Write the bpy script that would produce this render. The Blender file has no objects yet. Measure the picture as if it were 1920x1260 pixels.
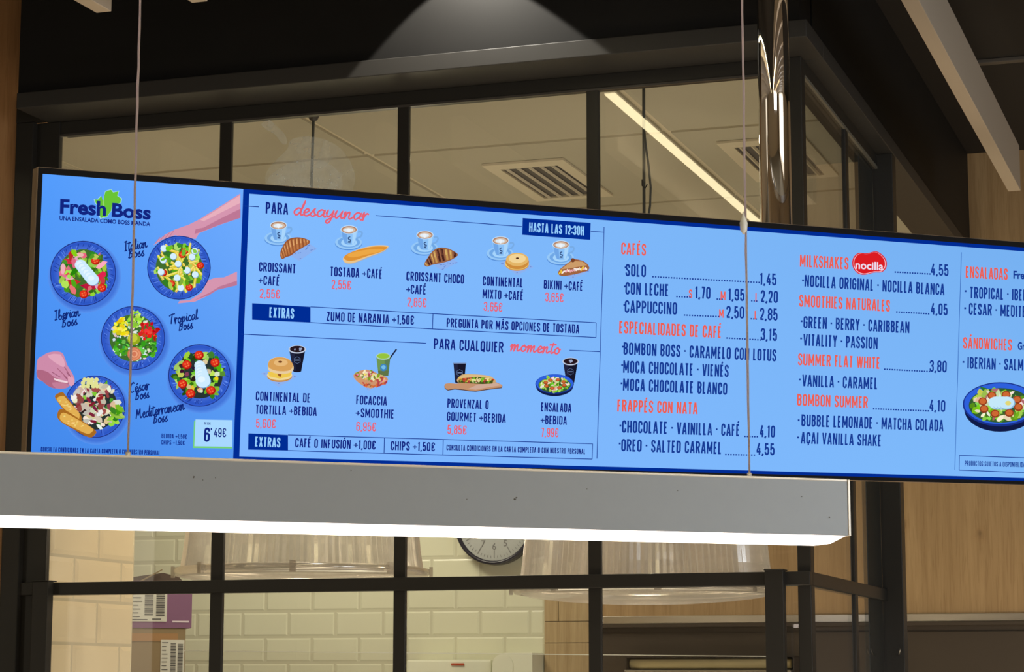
import bpy, bmesh, math, random
from mathutils import Vector, Matrix
random.seed(7)
sc = bpy.context.scene
C = sc.collection

# ------------------------------------------------------------------ camera, world, lights, exposure
F, PITCH, ROLL = 4207.8, .15219, .000738        # focal length in pixels of a 1920 wide frame
YAW = .32735                                    # the kitchen front runs along world X
SCREEN_YAW, SCREEN_TILT, SCREEN_ROLL = .7301, .1111, .0129
PENDANT_YAW = .6632
cp, sp, cr, sr = math.cos(PITCH), math.sin(PITCH), math.cos(ROLL), math.sin(ROLL)
_r, _u, FW = Vector((1, 0, 0)), Vector((0, -sp, cp)), Vector((0, cp, sp))
RZ = Matrix.Rotation(YAW, 3, 'Z')
RT, UP, FW = RZ @ (cr*_r + sr*_u), RZ @ (-sr*_r + cr*_u), RZ @ FW
CAM = Vector((0, 0, 1.6))
cam = bpy.data.objects.new('camera', bpy.data.cameras.new('camera'))
C.objects.link(cam)
cam.data.sensor_width = 36
cam.data.lens = F/1920*36
cam.data.clip_start = .05
m = Matrix((RT, UP, -FW)).transposed().to_4x4()
m.translation = CAM
cam.matrix_world = m
sc.camera = cam
sc.view_settings.view_transform = 'Standard'
sc.view_settings.look = 'None'
sc.view_settings.exposure = 0
sc.view_settings.gamma = 1
sc.view_settings.use_curve_mapping = False

def S(r, g, b):
    f = lambda c: c/255/12.92 if c/255 <= .04045 else ((c/255+.055)/1.055)**2.4
    return (f(r), f(g), f(b))

w = bpy.data.worlds.new('world')
sc.world = w
w.use_nodes = True
w.node_tree.nodes['Background'].inputs[0].default_value = (.5, .45, .4, 1)
w.node_tree.nodes['Background'].inputs[1].default_value = .02

def area(name, loc, target, size, power, col, sy=None):
    l = bpy.data.lights.new(name, 'AREA')
    l.energy = power; l.color = col; l.size = size
    if sy: l.shape = 'RECTANGLE'; l.size_y = sy
    o = bpy.data.objects.new(name, l); C.objects.link(o)
    o.location = loc
    o.rotation_euler = (Vector(target)-Vector(loc)).to_track_quat('-Z', 'Y').to_euler()
    return o
def point(name, loc, power, col, r=.03):
    l = bpy.data.lights.new(name, 'POINT'); l.energy = power; l.color = col; l.shadow_soft_size = r
    o = bpy.data.objects.new(name, l); C.objects.link(o); o.location = loc
    return o
# hall: ceiling panels behind the camera, then added fills: warm uplights, a cool side wash, the oak wall
area('hall_light', (.9, -.9, 2.9), (.2, 1.6, 1.5), 1.6, 34, (1, .95, .88))
area('warm_uplight_fill', (-.6, 2.3, .35), (-.6, 2.5, 3), 1.8, 24, (1, .80, .56), 1.0)  # added uplight that brightens the slat undersides, no counter there
area('cool_side_fill', (2.6, 1.6, 2.0), (-.4, 2.8, 2.4), 1.4, 38, (.76, .87, 1))  # added cool fill from the right, no window behind it
area('oak_wall_fill', (.0, 5.40, 1.25), (-.8, 5.95, 1.75), .35, 4.2, (1, .82, .58))  # unseen fill added to brighten the lower oak wall
area('warm_uplight_fill', (.3, 3.6, .3), (.2, 3.6, 3), 1.0, 7, (1, .82, .60))  # second added uplight, for the slats at the right
# kitchen: added fill lights without fixtures, the last one in place of floor bounce
area('kitchen_top_fill', (-2.45, 5.2, 2.72), (-2.25, 5.6, 0), .5, 17, (1, .92, .70))
area('kitchen_tile_fill', (-1.75, 4.60, 2.40), (-2.3, 4.05, 1.5), .35, 4.0, (1, .86, .62))  # unseen fill hanging behind the screen, aimed at the cream tiles
area('kitchen_floor_bounce', (-1.6, 4.9, .5), (-1.6, 4.9, 3), 1.4, 16.5, (1, .90, .66))
# downlight that washes the black bulkhead
sl = bpy.data.lights.new('bulkhead_downlight', 'SPOT')
sl.energy = 18; sl.color = (1, .94, .82); sl.spot_size = math.radians(87); sl.spot_blend = .06; sl.shadow_soft_size = .004
so = bpy.data.objects.new('bulkhead_downlight', sl); C.objects.link(so)

# ------------------------------------------------------------------ rays through pixels of the photograph
def ray(x, y): return RT*((x-960)/F) - UP*((y-630)/F) + FW
def hit(x, y, p, n):
    d = ray(x, y); return CAM + d*((Vector(p)-CAM).dot(n)/d.dot(n))
AX, AY, AZ = Vector((1, 0, 0)), Vector((0, 1, 0)), Vector((0, 0, 1))
def onY(x, y, Y): return hit(x, y, (0, Y, 0), AY)
def onX(x, y, X): return hit(x, y, (X, 0, 0), AX)
def onZ(x, y, Z): return hit(x, y, (0, 0, Z), AZ)
def atD(x, y, D): return CAM + ray(x, y)*D

# ------------------------------------------------------------------ mesh and object helpers
class MB:
    def __init__(s): s.v = []; s.f = []; s.m = []; s.c = []; s.sm = []
    def add(s, vs, fs, mat=0, col=None, smooth=False):
        o = len(s.v); s.v += [tuple(v) for v in vs]
        for f in fs:
            s.f.append(tuple(i+o for i in f)); s.m.append(mat); s.c.append(col); s.sm.append(smooth)
        return s
    def box(s, a, b, mat=0, M=None):
        x0, y0, z0 = a; x1, y1, z1 = b
        if x0 > x1: x0, x1 = x1, x0
        if y0 > y1: y0, y1 = y1, y0
        if z0 > z1: z0, z1 = z1, z0
        v = [Vector(p) for p in ((x0,y0,z0),(x1,y0,z0),(x1,y1,z0),(x0,y1,z0),(x0,y0,z1),(x1,y0,z1),(x1,y1,z1),(x0,y1,z1))]
        if M: v = [M @ p for p in v]
        return s.add(v, [(0,3,2,1),(4,5,6,7),(0,1,5,4),(1,2,6,5),(2,3,7,6),(3,0,4,7)], mat)
    def cbox(s, a, b, c, mat=0, M=None):          # box with chamfered edges
        bm = bmesh.new()
        x0, y0, z0 = a; x1, y1, z1 = b
        bmesh.ops.create_cube(bm, size=1)
        for v in bm.verts:
            v.co = Vector(((x0+x1)/2+v.co.x*(x1-x0), (y0+y1)/2+v.co.y*(y1-y0), (z0+z1)/2+v.co.z*(z1-z0)))
        bmesh.ops.bevel(bm, geom=bm.edges[:], offset=c, segments=2, affect='EDGES', profile=.6)
        bm.verts.index_update()
        vs = [(M @ v.co) if M else v.co.copy() for v in bm.verts]
        s.add(vs, [[v.index for v in f.verts] for f in bm.faces], mat)
        bm.free(); return s
    def tube(s, pts, r, n=12, mat=0, caps=True):
        pts = [Vector(p) for p in pts]; rings = []
        for i, p in enumerate(pts):
            d = (pts[min(i+1, len(pts)-1)]-pts[max(i-1, 0)]).normalized()
            a = d.orthogonal().normalized() if i == 0 else (pa - d*pa.dot(d)).normalized()
            pa = a; b = d.cross(a)
            rr = r[i] if isinstance(r, (list, tuple)) else r
            rings.append([p+(a*math.cos(2*math.pi*k/n)+b*math.sin(2*math.pi*k/n))*rr for k in range(n)])
        vs = [v for g in rings for v in g]; fs = []
        for i in range(len(rings)-1):
            for k in range(n):
                fs.append((i*n+k, i*n+(k+1) % n, (i+1)*n+(k+1) % n, (i+1)*n+k))
        s.add(vs, fs, mat, None, True)
        if caps:
            o = len(s.v)-len(vs)
            for ids in (list(range(n))[::-1], list(range((len(rings)-1)*n, len(rings)*n))):
                s.f.append(tuple(o+i for i in ids)); s.m.append(mat); s.c.append(None); s.sm.append(False)
        return s
    def lathe(s, prof, c, n=48, mat=0, rib=0, ribs=0, smooth=True):
        vs = []; fs = []
        for (r, z) in prof:
            for k in range(n):
                a = 2*math.pi*k/n
                rr = r*(1 + (rib if ribs and k % 2 else 0))
                vs.append((c[0]+rr*math.cos(a), c[1]+rr*math.sin(a), c[2]+z))
        for i in range(len(prof)-1):
            for k in range(n):
                fs.append((i*n+k, i*n+(k+1) % n, (i+1)*n+(k+1) % n, (i+1)*n+k))
        return s.add(vs, fs, mat, None, smooth)
    def prism(s, poly, d, mat=0):                 # closed 3-D polygon pushed along d
        n = len(poly); d = Vector(d); poly = [Vector(p) for p in poly]
        return s.add(poly+[p+d for p in poly],
                     [tuple(range(n))[::-1], tuple(range(n, 2*n))]+[(i, (i+1) % n, n+(i+1) % n, n+i) for i in range(n)], mat)

def obj(name, mb, mats, parent=None, label=None):
    me = bpy.data.meshes.new(name)
    me.from_pydata(mb.v, [], mb.f)
    for m_ in (mats if isinstance(mats, (list, tuple)) else [mats]): me.materials.append(m_)
    me.polygons.foreach_set('material_index', mb.m)
    me.polygons.foreach_set('use_smooth', mb.sm)
    if any(c is not None for c in mb.c):
        at = me.color_attributes.new('Col', 'FLOAT_COLOR', 'CORNER')
        for p, c in zip(me.polygons, mb.c):
            if c is None: c = (0, 0, 0)
            for j, li in enumerate(p.loop_indices):
                cc = c[j] if isinstance(c[0], (tuple, list)) else c
                at.data[li].color = (*cc, 1)
    me.update()
    o = bpy.data.objects.new(name, me); C.objects.link(o)
    if parent: o.parent = parent
    if label: o['label'] = label
    return o
def tag(o, label, cat, group=None):
    o['label'] = label; o['category'] = cat
    if group: o['group'] = group
    return o
def empty(name, loc=(0, 0, 0)):                   # an Empty; parts below it keep world coordinates through the inverse
    o = bpy.data.objects.new(name, None); C.objects.link(o); o.location = loc; o.empty_display_size = .05
    return o
def thing(name, label, cat, loc=(0, 0, 0), group=None):
    return tag(empty(name, loc), label, cat, group)
def part(name, mb, mats, parent, label=None):
    o = obj(name, mb, mats, parent, label)
    t = Vector((0, 0, 0)); p = parent
    while p: t += p.location; p = p.parent
    o.data.transform(Matrix.Translation(-t))
    return o
def struct(name, mb, mats, parent=None):
    o = part(name, mb, mats, parent) if parent else obj(name, mb, mats)
    if not parent: o['kind'] = 'structure'
    return o
def copy_tree(o, parent=None, delta=None):
    c = o.copy(); C.objects.link(c); c.parent = parent
    if delta: c.location = o.location + Vector(delta)
    for ch in list(o.children): copy_tree(ch, c)
    return c

# ------------------------------------------------------------------ materials
def mat(name, col, rough=.5, metal=0, spec=.5, bump=None, var=None):
    m_ = bpy.data.materials.new(name); m_.use_nodes = True
    nt = m_.node_tree; b = nt.nodes['Principled BSDF']
    b.inputs['Base Color'].default_value = (*col, 1); b.inputs['Roughness'].default_value = rough
    b.inputs['Metallic'].default_value = metal; b.inputs['Specular IOR Level'].default_value = spec
    if var or bump:
        tc = nt.nodes.new('ShaderNodeTexCoord'); nz = nt.nodes.new('ShaderNodeTexNoise')
        nt.links.new(tc.outputs['Object'], nz.inputs['Vector'])
        nz.inputs['Scale'].default_value = (var or bump)[0]; nz.inputs['Detail'].default_value = 5
        if var:
            mx = nt.nodes.new('ShaderNodeMix'); mx.data_type = 'RGBA'
            mx.inputs['A'].default_value = (*[c*(1-var[1]) for c in col], 1)
            mx.inputs['B'].default_value = (*[c*(1+var[1]) for c in col], 1)
            nt.links.new(nz.outputs['Fac'], mx.inputs['Factor']); nt.links.new(mx.outputs['Result'], b.inputs['Base Color'])
        if bump:
            bp = nt.nodes.new('ShaderNodeBump'); bp.inputs['Strength'].default_value = bump[1]; bp.inputs['Distance'].default_value = .002
            nt.links.new(nz.outputs['Fac'], bp.inputs['Height']); nt.links.new(bp.outputs['Normal'], b.inputs['Normal'])
    return m_
def emis(name, col, st):
    m_ = bpy.data.materials.new(name); m_.use_nodes = True; nt = m_.node_tree; nt.nodes.clear()
    e = nt.nodes.new('ShaderNodeEmission'); o = nt.nodes.new('ShaderNodeOutputMaterial')
    e.inputs[0].default_value = (*col, 1); e.inputs[1].default_value = st
    nt.links.new(e.outputs[0], o.inputs[0]); return m_
def wood(name, a, b_, sx=9, knots=()):
    m_ = bpy.data.materials.new(name); m_.use_nodes = True; nt = m_.node_tree; b = nt.nodes['Principled BSDF']
    N = nt.nodes.new; L = nt.links.new
    tc = N('ShaderNodeTexCoord'); mp = N('ShaderNodeMapping'); mp.inputs['Scale'].default_value = (sx, sx, .55)
    nz = N('ShaderNodeTexNoise'); nz.inputs['Scale'].default_value = 3.2; nz.inputs['Detail'].default_value = 8; nz.inputs['Roughness'].default_value = .62
    nz.inputs['Distortion'].default_value = .5
    L(tc.outputs['Object'], mp.inputs['Vector']); L(mp.outputs['Vector'], nz.inputs['Vector'])
    rp = N('ShaderNodeValToRGB'); rp.color_ramp.elements[0].position = .32; rp.color_ramp.elements[1].position = .68
    rp.color_ramp.elements[0].color = (*a, 1); rp.color_ramp.elements[1].color = (*b_, 1)
    L(nz.outputs['Fac'], rp.inputs['Fac']); out = rp.outputs['Color']
    for kx, kz in knots:                           # a knot: rings round a point of the panel
        sb = N('ShaderNodeVectorMath'); sb.operation = 'SUBTRACT'; sb.inputs[1].default_value = (kx, 0, kz); L(tc.outputs['Object'], sb.inputs[0])
        ml = N('ShaderNodeVectorMath'); ml.operation = 'MULTIPLY'; ml.inputs[1].default_value = (1, 0, .75); L(sb.outputs[0], ml.inputs[0])
        nn = N('ShaderNodeTexNoise'); nn.inputs['Scale'].default_value = 60; L(tc.outputs['Object'], nn.inputs['Vector'])
        ln = N('ShaderNodeVectorMath'); ln.operation = 'LENGTH'; L(ml.outputs[0], ln.inputs[0])
        ad = N('ShaderNodeMath'); ad.operation = 'MULTIPLY_ADD'; ad.inputs[1].default_value = .014; L(nn.outputs['Fac'], ad.inputs[0]); L(ln.outputs['Value'], ad.inputs[2])
        r2 = N('ShaderNodeValToRGB'); cr_ = r2.color_ramp
        cr_.elements[0].position = .008; cr_.elements[1].position = .026
        cr_.elements[0].color = (.42, .36, .30, 1); cr_.elements[1].color = (1, 1, 1, 1)
        for p_, v_ in ((.012, .62), (.0145, .95), (.017, .66), (.0195, .96)):
            e_ = cr_.elements.new(p_); e_.color = (v_, v_*.96, v_*.92, 1)
        L(ad.outputs[0], r2.inputs['Fac'])
        mx = N('ShaderNodeMix'); mx.data_type = 'RGBA'; mx.blend_type = 'MULTIPLY'; mx.inputs['Factor'].default_value = .75
        L(out, mx.inputs['A']); L(r2.outputs['Color'], mx.inputs['B']); out = mx.outputs['Result']
    gr = N('ShaderNodeTexNoise'); gr.inputs['Scale'].default_value = 9; gr.inputs['Detail'].default_value = 6; gr.inputs['Distortion'].default_value = 1.2
    mg = N('ShaderNodeMapping'); mg.inputs['Scale'].default_value = (sx*2, sx*2, .9); L(tc.outputs['Object'], mg.inputs['Vector']); L(mg.outputs[0], gr.inputs['Vector'])
    r3 = N('ShaderNodeValToRGB'); r3.color_ramp.elements[0].position = .36; r3.color_ramp.elements[1].position = .5
    r3.color_ramp.elements[0].color = (.80, .77, .72, 1); r3.color_ramp.elements[1].color = (1, 1, 1, 1); L(gr.outputs['Fac'], r3.inputs['Fac'])
    m3 = N('ShaderNodeMix'); m3.data_type = 'RGBA'; m3.blend_type = 'MULTIPLY'; m3.inputs['Factor'].default_value = .7
    L(out, m3.inputs['A']); L(r3.outputs['Color'], m3.inputs['B']); out = m3.outputs['Result']
    L(out, b.inputs['Base Color']); b.inputs['Roughness'].default_value = .5
    return m_
def glass(name, tint=(1, 1, 1), gain=1.0):       # flat pane: clear, with the reflection of a glass surface
    m_ = bpy.data.materials.new(name); m_.use_nodes = True; nt = m_.node_tree; nt.nodes.clear(); N = nt.nodes.new; L = nt.links.new
    o = N('ShaderNodeOutputMaterial'); t = N('ShaderNodeBsdfTransparent'); g = N('ShaderNodeBsdfGlossy'); x = N('ShaderNodeMixShader')
    t.inputs[0].default_value = (*tint, 1); g.inputs['Roughness'].default_value = 0.0
    fr = N('ShaderNodeFresnel'); ge = N('ShaderNodeNewGeometry'); mr = N('ShaderNodeMapRange')
    mr.inputs['To Min'].default_value = 1.5; mr.inputs['To Max'].default_value = 1/1.5
    L(ge.outputs['Backfacing'], mr.inputs['Value']); L(mr.outputs[0], fr.inputs['IOR'])
    L(fr.outputs[0], x.inputs[0]); L(t.outputs[0], x.inputs[1]); L(g.outputs[0], x.inputs[2]); L(x.outputs[0], o.inputs[0])
    return m_
def prismatic(name):                              # ribbed clear polycarbonate, a little milky
    m_ = bpy.data.materials.new(name); m_.use_nodes = True; nt = m_.node_tree; nt.nodes.clear(); N = nt.nodes.new; L = nt.links.new
    o = N('ShaderNodeOutputMaterial'); t = N('ShaderNodeBsdfTransparent'); t.inputs[0].default_value = (.97, .94, .90, 1)
    tr = N('ShaderNodeBsdfTranslucent'); tr.inputs[0].default_value = (.72, .70, .66, 1)
    d = N('ShaderNodeBsdfDiffuse'); d.inputs[0].default_value = (.56, .55, .52, 1)
    g = N('ShaderNodeBsdfGlossy'); g.inputs['Roughness'].default_value = .16; g.inputs[0].default_value = (.95, .93, .9, 1)
    a = N('ShaderNodeMixShader'); a.inputs[0].default_value = .5; L(tr.outputs[0], a.inputs[1]); L(d.outputs[0], a.inputs[2])
    b = N('ShaderNodeMixShader'); b.inputs[0].default_value = .62; L(a.outputs[0], b.inputs[1]); L(t.outputs[0], b.inputs[2])
    c = N('ShaderNodeMixShader'); c.inputs[0].default_value = .34; L(b.outputs[0], c.inputs[1]); L(g.outputs[0], c.inputs[2])
    L(c.outputs[0], o.inputs[0]); return m_
def film(name, col, alpha):                       # thin see-through film
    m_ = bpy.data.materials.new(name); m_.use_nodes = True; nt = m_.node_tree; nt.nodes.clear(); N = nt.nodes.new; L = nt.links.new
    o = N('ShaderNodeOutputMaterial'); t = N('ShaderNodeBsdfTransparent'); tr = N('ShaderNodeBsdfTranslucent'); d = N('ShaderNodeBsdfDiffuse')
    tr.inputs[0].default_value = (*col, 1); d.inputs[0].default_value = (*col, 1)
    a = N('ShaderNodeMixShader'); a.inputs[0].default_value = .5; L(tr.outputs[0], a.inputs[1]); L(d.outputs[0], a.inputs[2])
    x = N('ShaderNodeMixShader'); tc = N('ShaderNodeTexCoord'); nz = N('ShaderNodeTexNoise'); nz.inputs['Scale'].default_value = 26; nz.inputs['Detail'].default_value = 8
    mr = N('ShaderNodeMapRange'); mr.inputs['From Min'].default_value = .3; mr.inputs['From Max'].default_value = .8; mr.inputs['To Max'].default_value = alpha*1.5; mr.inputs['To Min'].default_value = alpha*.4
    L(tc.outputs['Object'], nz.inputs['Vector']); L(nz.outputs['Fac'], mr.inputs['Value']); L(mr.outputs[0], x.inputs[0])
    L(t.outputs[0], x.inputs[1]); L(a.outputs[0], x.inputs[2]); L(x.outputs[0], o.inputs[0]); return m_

YB = 5.95                                          # back wall
M_frame = mat('black_frame_paint', (.016, .015, .013), .42)
M_bulk = mat('black_bulkhead_paint', (.011, .0105, .010), .6, 0, .25, var=(9, .2))
M_ledge = mat('dark_ledge_paint', (.032, .030, .027), .5)
M_dark = mat('dark_ceiling_paint', (.013, .0095, .007), .8)
M_wood = wood('oak_panel', S(156, 126, 86), S(178, 148, 106), 11, [(onY(1838, 1001, YB-.004).x, onY(1838, 1001, YB-.004).z), (onY(1693, 984, YB-.004).x, onY(1693, 984, YB-.004).z)])
M_wood2 = wood('oak_column', S(170, 126, 84), S(190, 146, 100))
M_woodtile = wood('oak_tile', S(160, 136, 98), S(180, 158, 120), 14)
M_tile = mat('cream_glazed_tile', S(226, 210, 176), .22, bump=(30, .08))
M_tileg = mat('greenish_white_glazed_tile', S(214, 214, 190), .22, bump=(30, .05))
M_grout = mat('grout', S(190, 178, 150), .8)
M_kceil = mat('ceiling_tile_board', S(190, 184, 162), .9)
M_kbar = mat('ceiling_tile_rail', S(222, 212, 186), .6)
M_steel = mat('brushed_steel', (.62, .58, .52), .28, 1)
M_chrome = mat('chrome', (.86, .84, .82), .045, 1)
M_slat = mat('beige_slat_paint', S(196, 180, 160), .55)
M_glass = glass('window_glass')
M_gedge = mat('glass_edge', S(242, 246, 236), .15)
M_alu = mat('grey_aluminium_paint', (.285, .305, .33), .38, var=(60, .03))
M_alulip = mat('pale_aluminium_lip', (.75, .68, .58), .35, .3)
M_led = emis('lit_diffuser', (1, .86, .74), 5.2)
M_strip = emis('lit_strip', (1, .86, .52), 13)
M_cable = mat('cream_textile_cable', S(214, 200, 172), .85, bump=(900, .7))
_nt = M_cable.node_tree; _tr = _nt.nodes.new('ShaderNodeBsdfTranslucent'); _tr.inputs[0].default_value = (.8, .7, .75, 1); _mx = _nt.nodes.new('ShaderNodeMixShader'); _mx.inputs[0].default_value = .75
_nt.links.new(_nt.nodes['Principled BSDF'].outputs[0], _mx.inputs[1]); _nt.links.new(_tr.outputs[0], _mx.inputs[2]); _nt.links.new(_mx.outputs[0], _nt.nodes['Material Output'].inputs[0])
M_clear = mat('clear_plastic_clamp', (.75, .74, .7), .15)
M_prism = prismatic('prismatic_polycarbonate')
M_darkpanel = mat('brown_laminate', (.050, .036, .024), .45, var=(5, .12))
M_mark = mat('dark_scuff', (.09, .08, .07), .8)
M_black = mat('black_plastic', (.008, .008, .010), .35)
M_case = mat('beige_metal_case', S(150, 128, 104), .45)

# ------------------------------------------------------------------ the setting
YK, XK = 3.811, -.754                              # glazing planes of the kitchen box
YL, XL = 3.691, -.720                              # planes of the projecting ledge
ZT0, ZT1, ZH, ZL0, ZL1, ZC = 1.760, 1.784, 2.666, 2.692, 2.723, 2.995
struct('floor', MB().box((-5, -3.5, -.05), (4.5, 7, 0)), mat('grey_floor', (.30, .27, .23), .4, var=(2, .1)))
struct('ceiling', MB().box((-5, -3.5, ZC), (4.5, 7, ZC+.1)), M_dark)
struct('wall_front', MB().box((onY(38, 60, YL+.012).x, YL+.012, ZL1), (XL-.014, YL+.11, ZC)), M_bulk)
struct('wall_side', MB().box((XL-.11, YL+.112, ZL1), (XL-.012, YB, ZC)), M_bulk)
M_hall = mat('hall_wall_paint', S(200, 178, 148), .7)
struct('wall_rear', MB().box((-5, -3.6, 0), (4.5, -3.5, ZC)), M_hall)
struct('wall_right', MB().box((4.5, -3.5, 0), (4.6, 7, ZC)), M_hall)
struct('wall_hall', MB().box((-5.1, -3.5, 0), (-5, 7, ZC)), M_hall)
M_glow = emis('added_glow_panel', (1, .88, .68), 1.1)  # unseen glowing panels, added for pole reflections and hall light
struct('glow_panel_right', MB().box((4.47, -1.6, .3), (4.499, 2.2, 2.9)), M_glow)
struct('glow_panel_left', MB().box((-4.999, -1.8, .3), (-4.97, -.3, 2.9)), M_glow)
struct('wall_back', MB().box((-4, YB+.012, 0), (2.6, YB+.12, ZC)), mat('back_wall_plaster', S(176, 160, 126), .9))
t = MB()
t.cbox((onY(31, 185, YL).x, YL, ZL0), (XL, YK+.03, ZL1), .0015)
struct('trim_1', t, M_ledge)
t = MB(); t.cbox((XL-.095, YK+.032, ZL0), (XL, YB-.002, ZL1), .0015); struct('trim_2', t, M_ledge)
# ceiling line on the dark ceiling at the right
p0, p1 = onZ(1842, 113, ZC), onZ(1918, 100, ZC)
struct('trim_3', MB().cbox((p0.x-.03, p0.y-.012, ZC-.010), (p1.x+1.5, p0.y+.012, ZC-.0005), .002), mat('ceiling_rail_paint', (.10, .085, .07), .6))

# kitchen ceiling: large boards with a light rail between them
ZK = 2.75
gx, gy = -1.862, 4.494
t = MB(); t.box((-4, YK+.05, ZK+.006), (XL-.13, YB+.01, ZK+.03), 1)
for i in range(-4, 3):
    for j in range(-2, 4):
        x0, x1, y0, y1 = gx+i*.68+.007, gx+(i+1)*.68-.009, gy+j*.68+.016, gy+(j+1)*.68-.002
        x0, x1, y0, y1 = max(x0, -3.99), min(x1, XL-.13), max(y0, YK+.05), min(y1, YB)
        if x1-x0 > .03 and y1-y0 > .03: t.box((x0, y0, ZK), (x1, y1, ZK+.012), 0)
o = struct('ceiling_kitchen', t, [M_kceil, M_kbar])

# back wall finishes: greenish tiles, oak tiles, oak panels, steel strip, brown laminate
def tilefield(t, org, du, dv, n, U, V, tw, th, g=.0018, bev=.007, rise=.006, off=0.0, v0=0.0):
    j = 0; v = v0
    while v < V-.004:
        u = -off if j % 2 == 0 else -off-tw/2
        while u < U-.004:
            a, b = max(u+g/2, 0), min(u+tw-g/2, U); c, d = max(v+g/2, 0), min(v+th-g/2, V)
            if b-a > .004 and d-c > .004:
                e = min(bev, (b-a)/2.2, (d-c)/2.2)
                q = [(a, c, 0), (b, c, 0), (b, d, 0), (a, d, 0), (a+e, c+e, rise), (b-e, c+e, rise), (b-e, d-e, rise), (a+e, d-e, rise)]
                vs = [org+du*x+dv*y+n*z for x, y, z in q]
                t.add(vs, [(4, 5, 6, 7), (0, 1, 5, 4), (1, 2, 6, 5), (2, 3, 7, 6), (3, 0, 4, 7)], 0)
            u += tw
        v += th; j += 1
    c = [org+du*x+dv*y+n*.0008 for x, y in ((0, 0), (U, 0), (U, V), (0, V))]
    t.add(c, [(0, 1, 2, 3)], 1)
xt = onY(1021, 1130, YB).x                          # where the tiles end and the oak begins
t = MB(); tilefield(t, Vector((-3.6, YB+.006, 1.0)), AX, AZ, -AY, xt+3.6, 1.4, .1463, .0728, rise=.0022, off=-(.022), v0=-.006)
struct('wall_back_tiles', t, [M_tileg, mat('grout_grey', S(196, 194, 170), .8)])
xw = onY(1113, 1130, YB).x
zst0, zst1 = 1.752, 1.773
t = MB()
for (a, b, c, d) in ((xt+.001, 1.0, xw, 1.7008), (xt+.001, 1.7026, xw, 1.7594), (xt+.001, 1.7612, xt+.041, 2.0), (xt+.0424, 1.7612, xw, 2.0)):
    t.box((a, YB-.004, b), (c, YB+.011, d))
struct('wall_back_oak_tiles', t, M_woodtile)
t = MB()
px = xw+.001
for k in range(8):
    t.box((px, YB-.004, zst1), (px+.5985, YB+.011, ZC-.001)); px += .6
struct('wall_back_oak', t, M_wood)
struct('trim_4', MB().cbox((xw+.001, YB-.010, zst0), (2.5, YB+.011, zst1), .0015), M_steel)
t = MB(); t.box((xw+.001, YB-.030, 1.742), (2.5, YB+.011, zst0-.0005)); t.box((xw+.001, YB-.006, .9), (2.5, YB+.011, 1.742))
t.box((xw+.001, YB-.012, .9), (2.5, YB-.006, 1.726))
struct('wall_back_laminate', t, M_darkpanel)

# left stub wall with cream tiles inside the kitchen
t = MB(); t.box((-2.42, YK+.02, .9), (-2.268, 4.212, 2.30), 1)
tilefield(t, Vector((-2.268, YK+.022, .9)), AY, AZ, AX, 4.214-YK-.022, 1.40, .1930, .0855, bev=.011, rise=.004, off=-(3.968-YK-.022-.193), v0=.0015)
struct('wall_left_tiles', t, [M_tile, M_grout])
# oak column at the far left, in front of the kitchen
xo = onY(38, 40, 3.81).x
struct('wall_left', MB().box((-3.4, 3.805, 0), (xo+.02, 3.90, ZC-.001)), M_wood2)

# ------------------------------------------------------------------ glazing of the kitchen box
win = empty('window_1', (-1.5, YK, 1.0)); win['kind'] = 'structure'
def fx(x, y=650): return onY(x, y, YK).x
mull = [(fx(403.5), fx(426)), (fx(741.5), fx(763.5)), (fx(1101), fx(1125))]
for a, b in mull:
    part('mullion', MB().cbox((a, YK, .9), (b, YK+.010, ZH), .0015), M_frame, win)
part('post', MB().cbox((XK-.0235, YK-.001, .9), (XK, YK+.03, ZL0), .0015), M_frame, win)
xl0, xl1 = fx(22, 700), fx(99.5, 700)
t = MB(); t.cbox((onY(14, 700, YK-.02).x, YK-.02, .9), (fx(57, 700), YK+.03, ZL0), .002); t.cbox((fx(56, 700), YK-.004, .9), (xl1, YK+.010, ZL0), .002)
t.box((onY(14, 700, YK-.02).x, YK-.02, ZL0), (onY(31, 185, YL).x-.0005, YK-.006, ZL1)); part('jamb', t, M_frame, win)
part('head_rail', MB().cbox((xl1, YK-.001, ZH), (XK-.0235, YK+.03, ZL0), .0015), M_frame, win)
part('transom', MB().cbox((fx(36, 1100), YK-.012, ZT0), (XK+.0005, YK+.012, ZT1), .0015), M_frame, win)
for xa, xb in ((60, 89), (1436, 1471)):
    a, b = onY(xa, 1180, YK-.03).x, onY(xb, 1180, YK-.03).x
    t = MB(); t.cbox((a, YK-.034, .9), (b, YK-.0125, ZT1+.001), .001); t.cbox((a-.001, YK-.036, ZT1+.001), (b+.001, YK-.002, ZT1+.0035), .0008)
    part('hatch_post', t, M_frame, win)
xs = [xl1]+[q for ab in mull for q in ab]+[XK-.0235]
for i in range(0, 8, 2):
    for z0, z1 in ((.9, ZT0), (ZT1, ZH)):
        part('pane', MB().box((xs[i]+.0005, YK+.0045, z0+.0005), (xs[i+1]-.0005, YK+.0085, z1-.0005)), M_glass, win)
# bead of the glazing: thin lighter line under the head rail
part('glazing_bead', MB().box((xl1, YK-.003, ZH-.0045), (XK-.0235, YK+.0040, ZH-.0005)), mat('grey_bead', (.05, .045, .04), .4), win)

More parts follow.
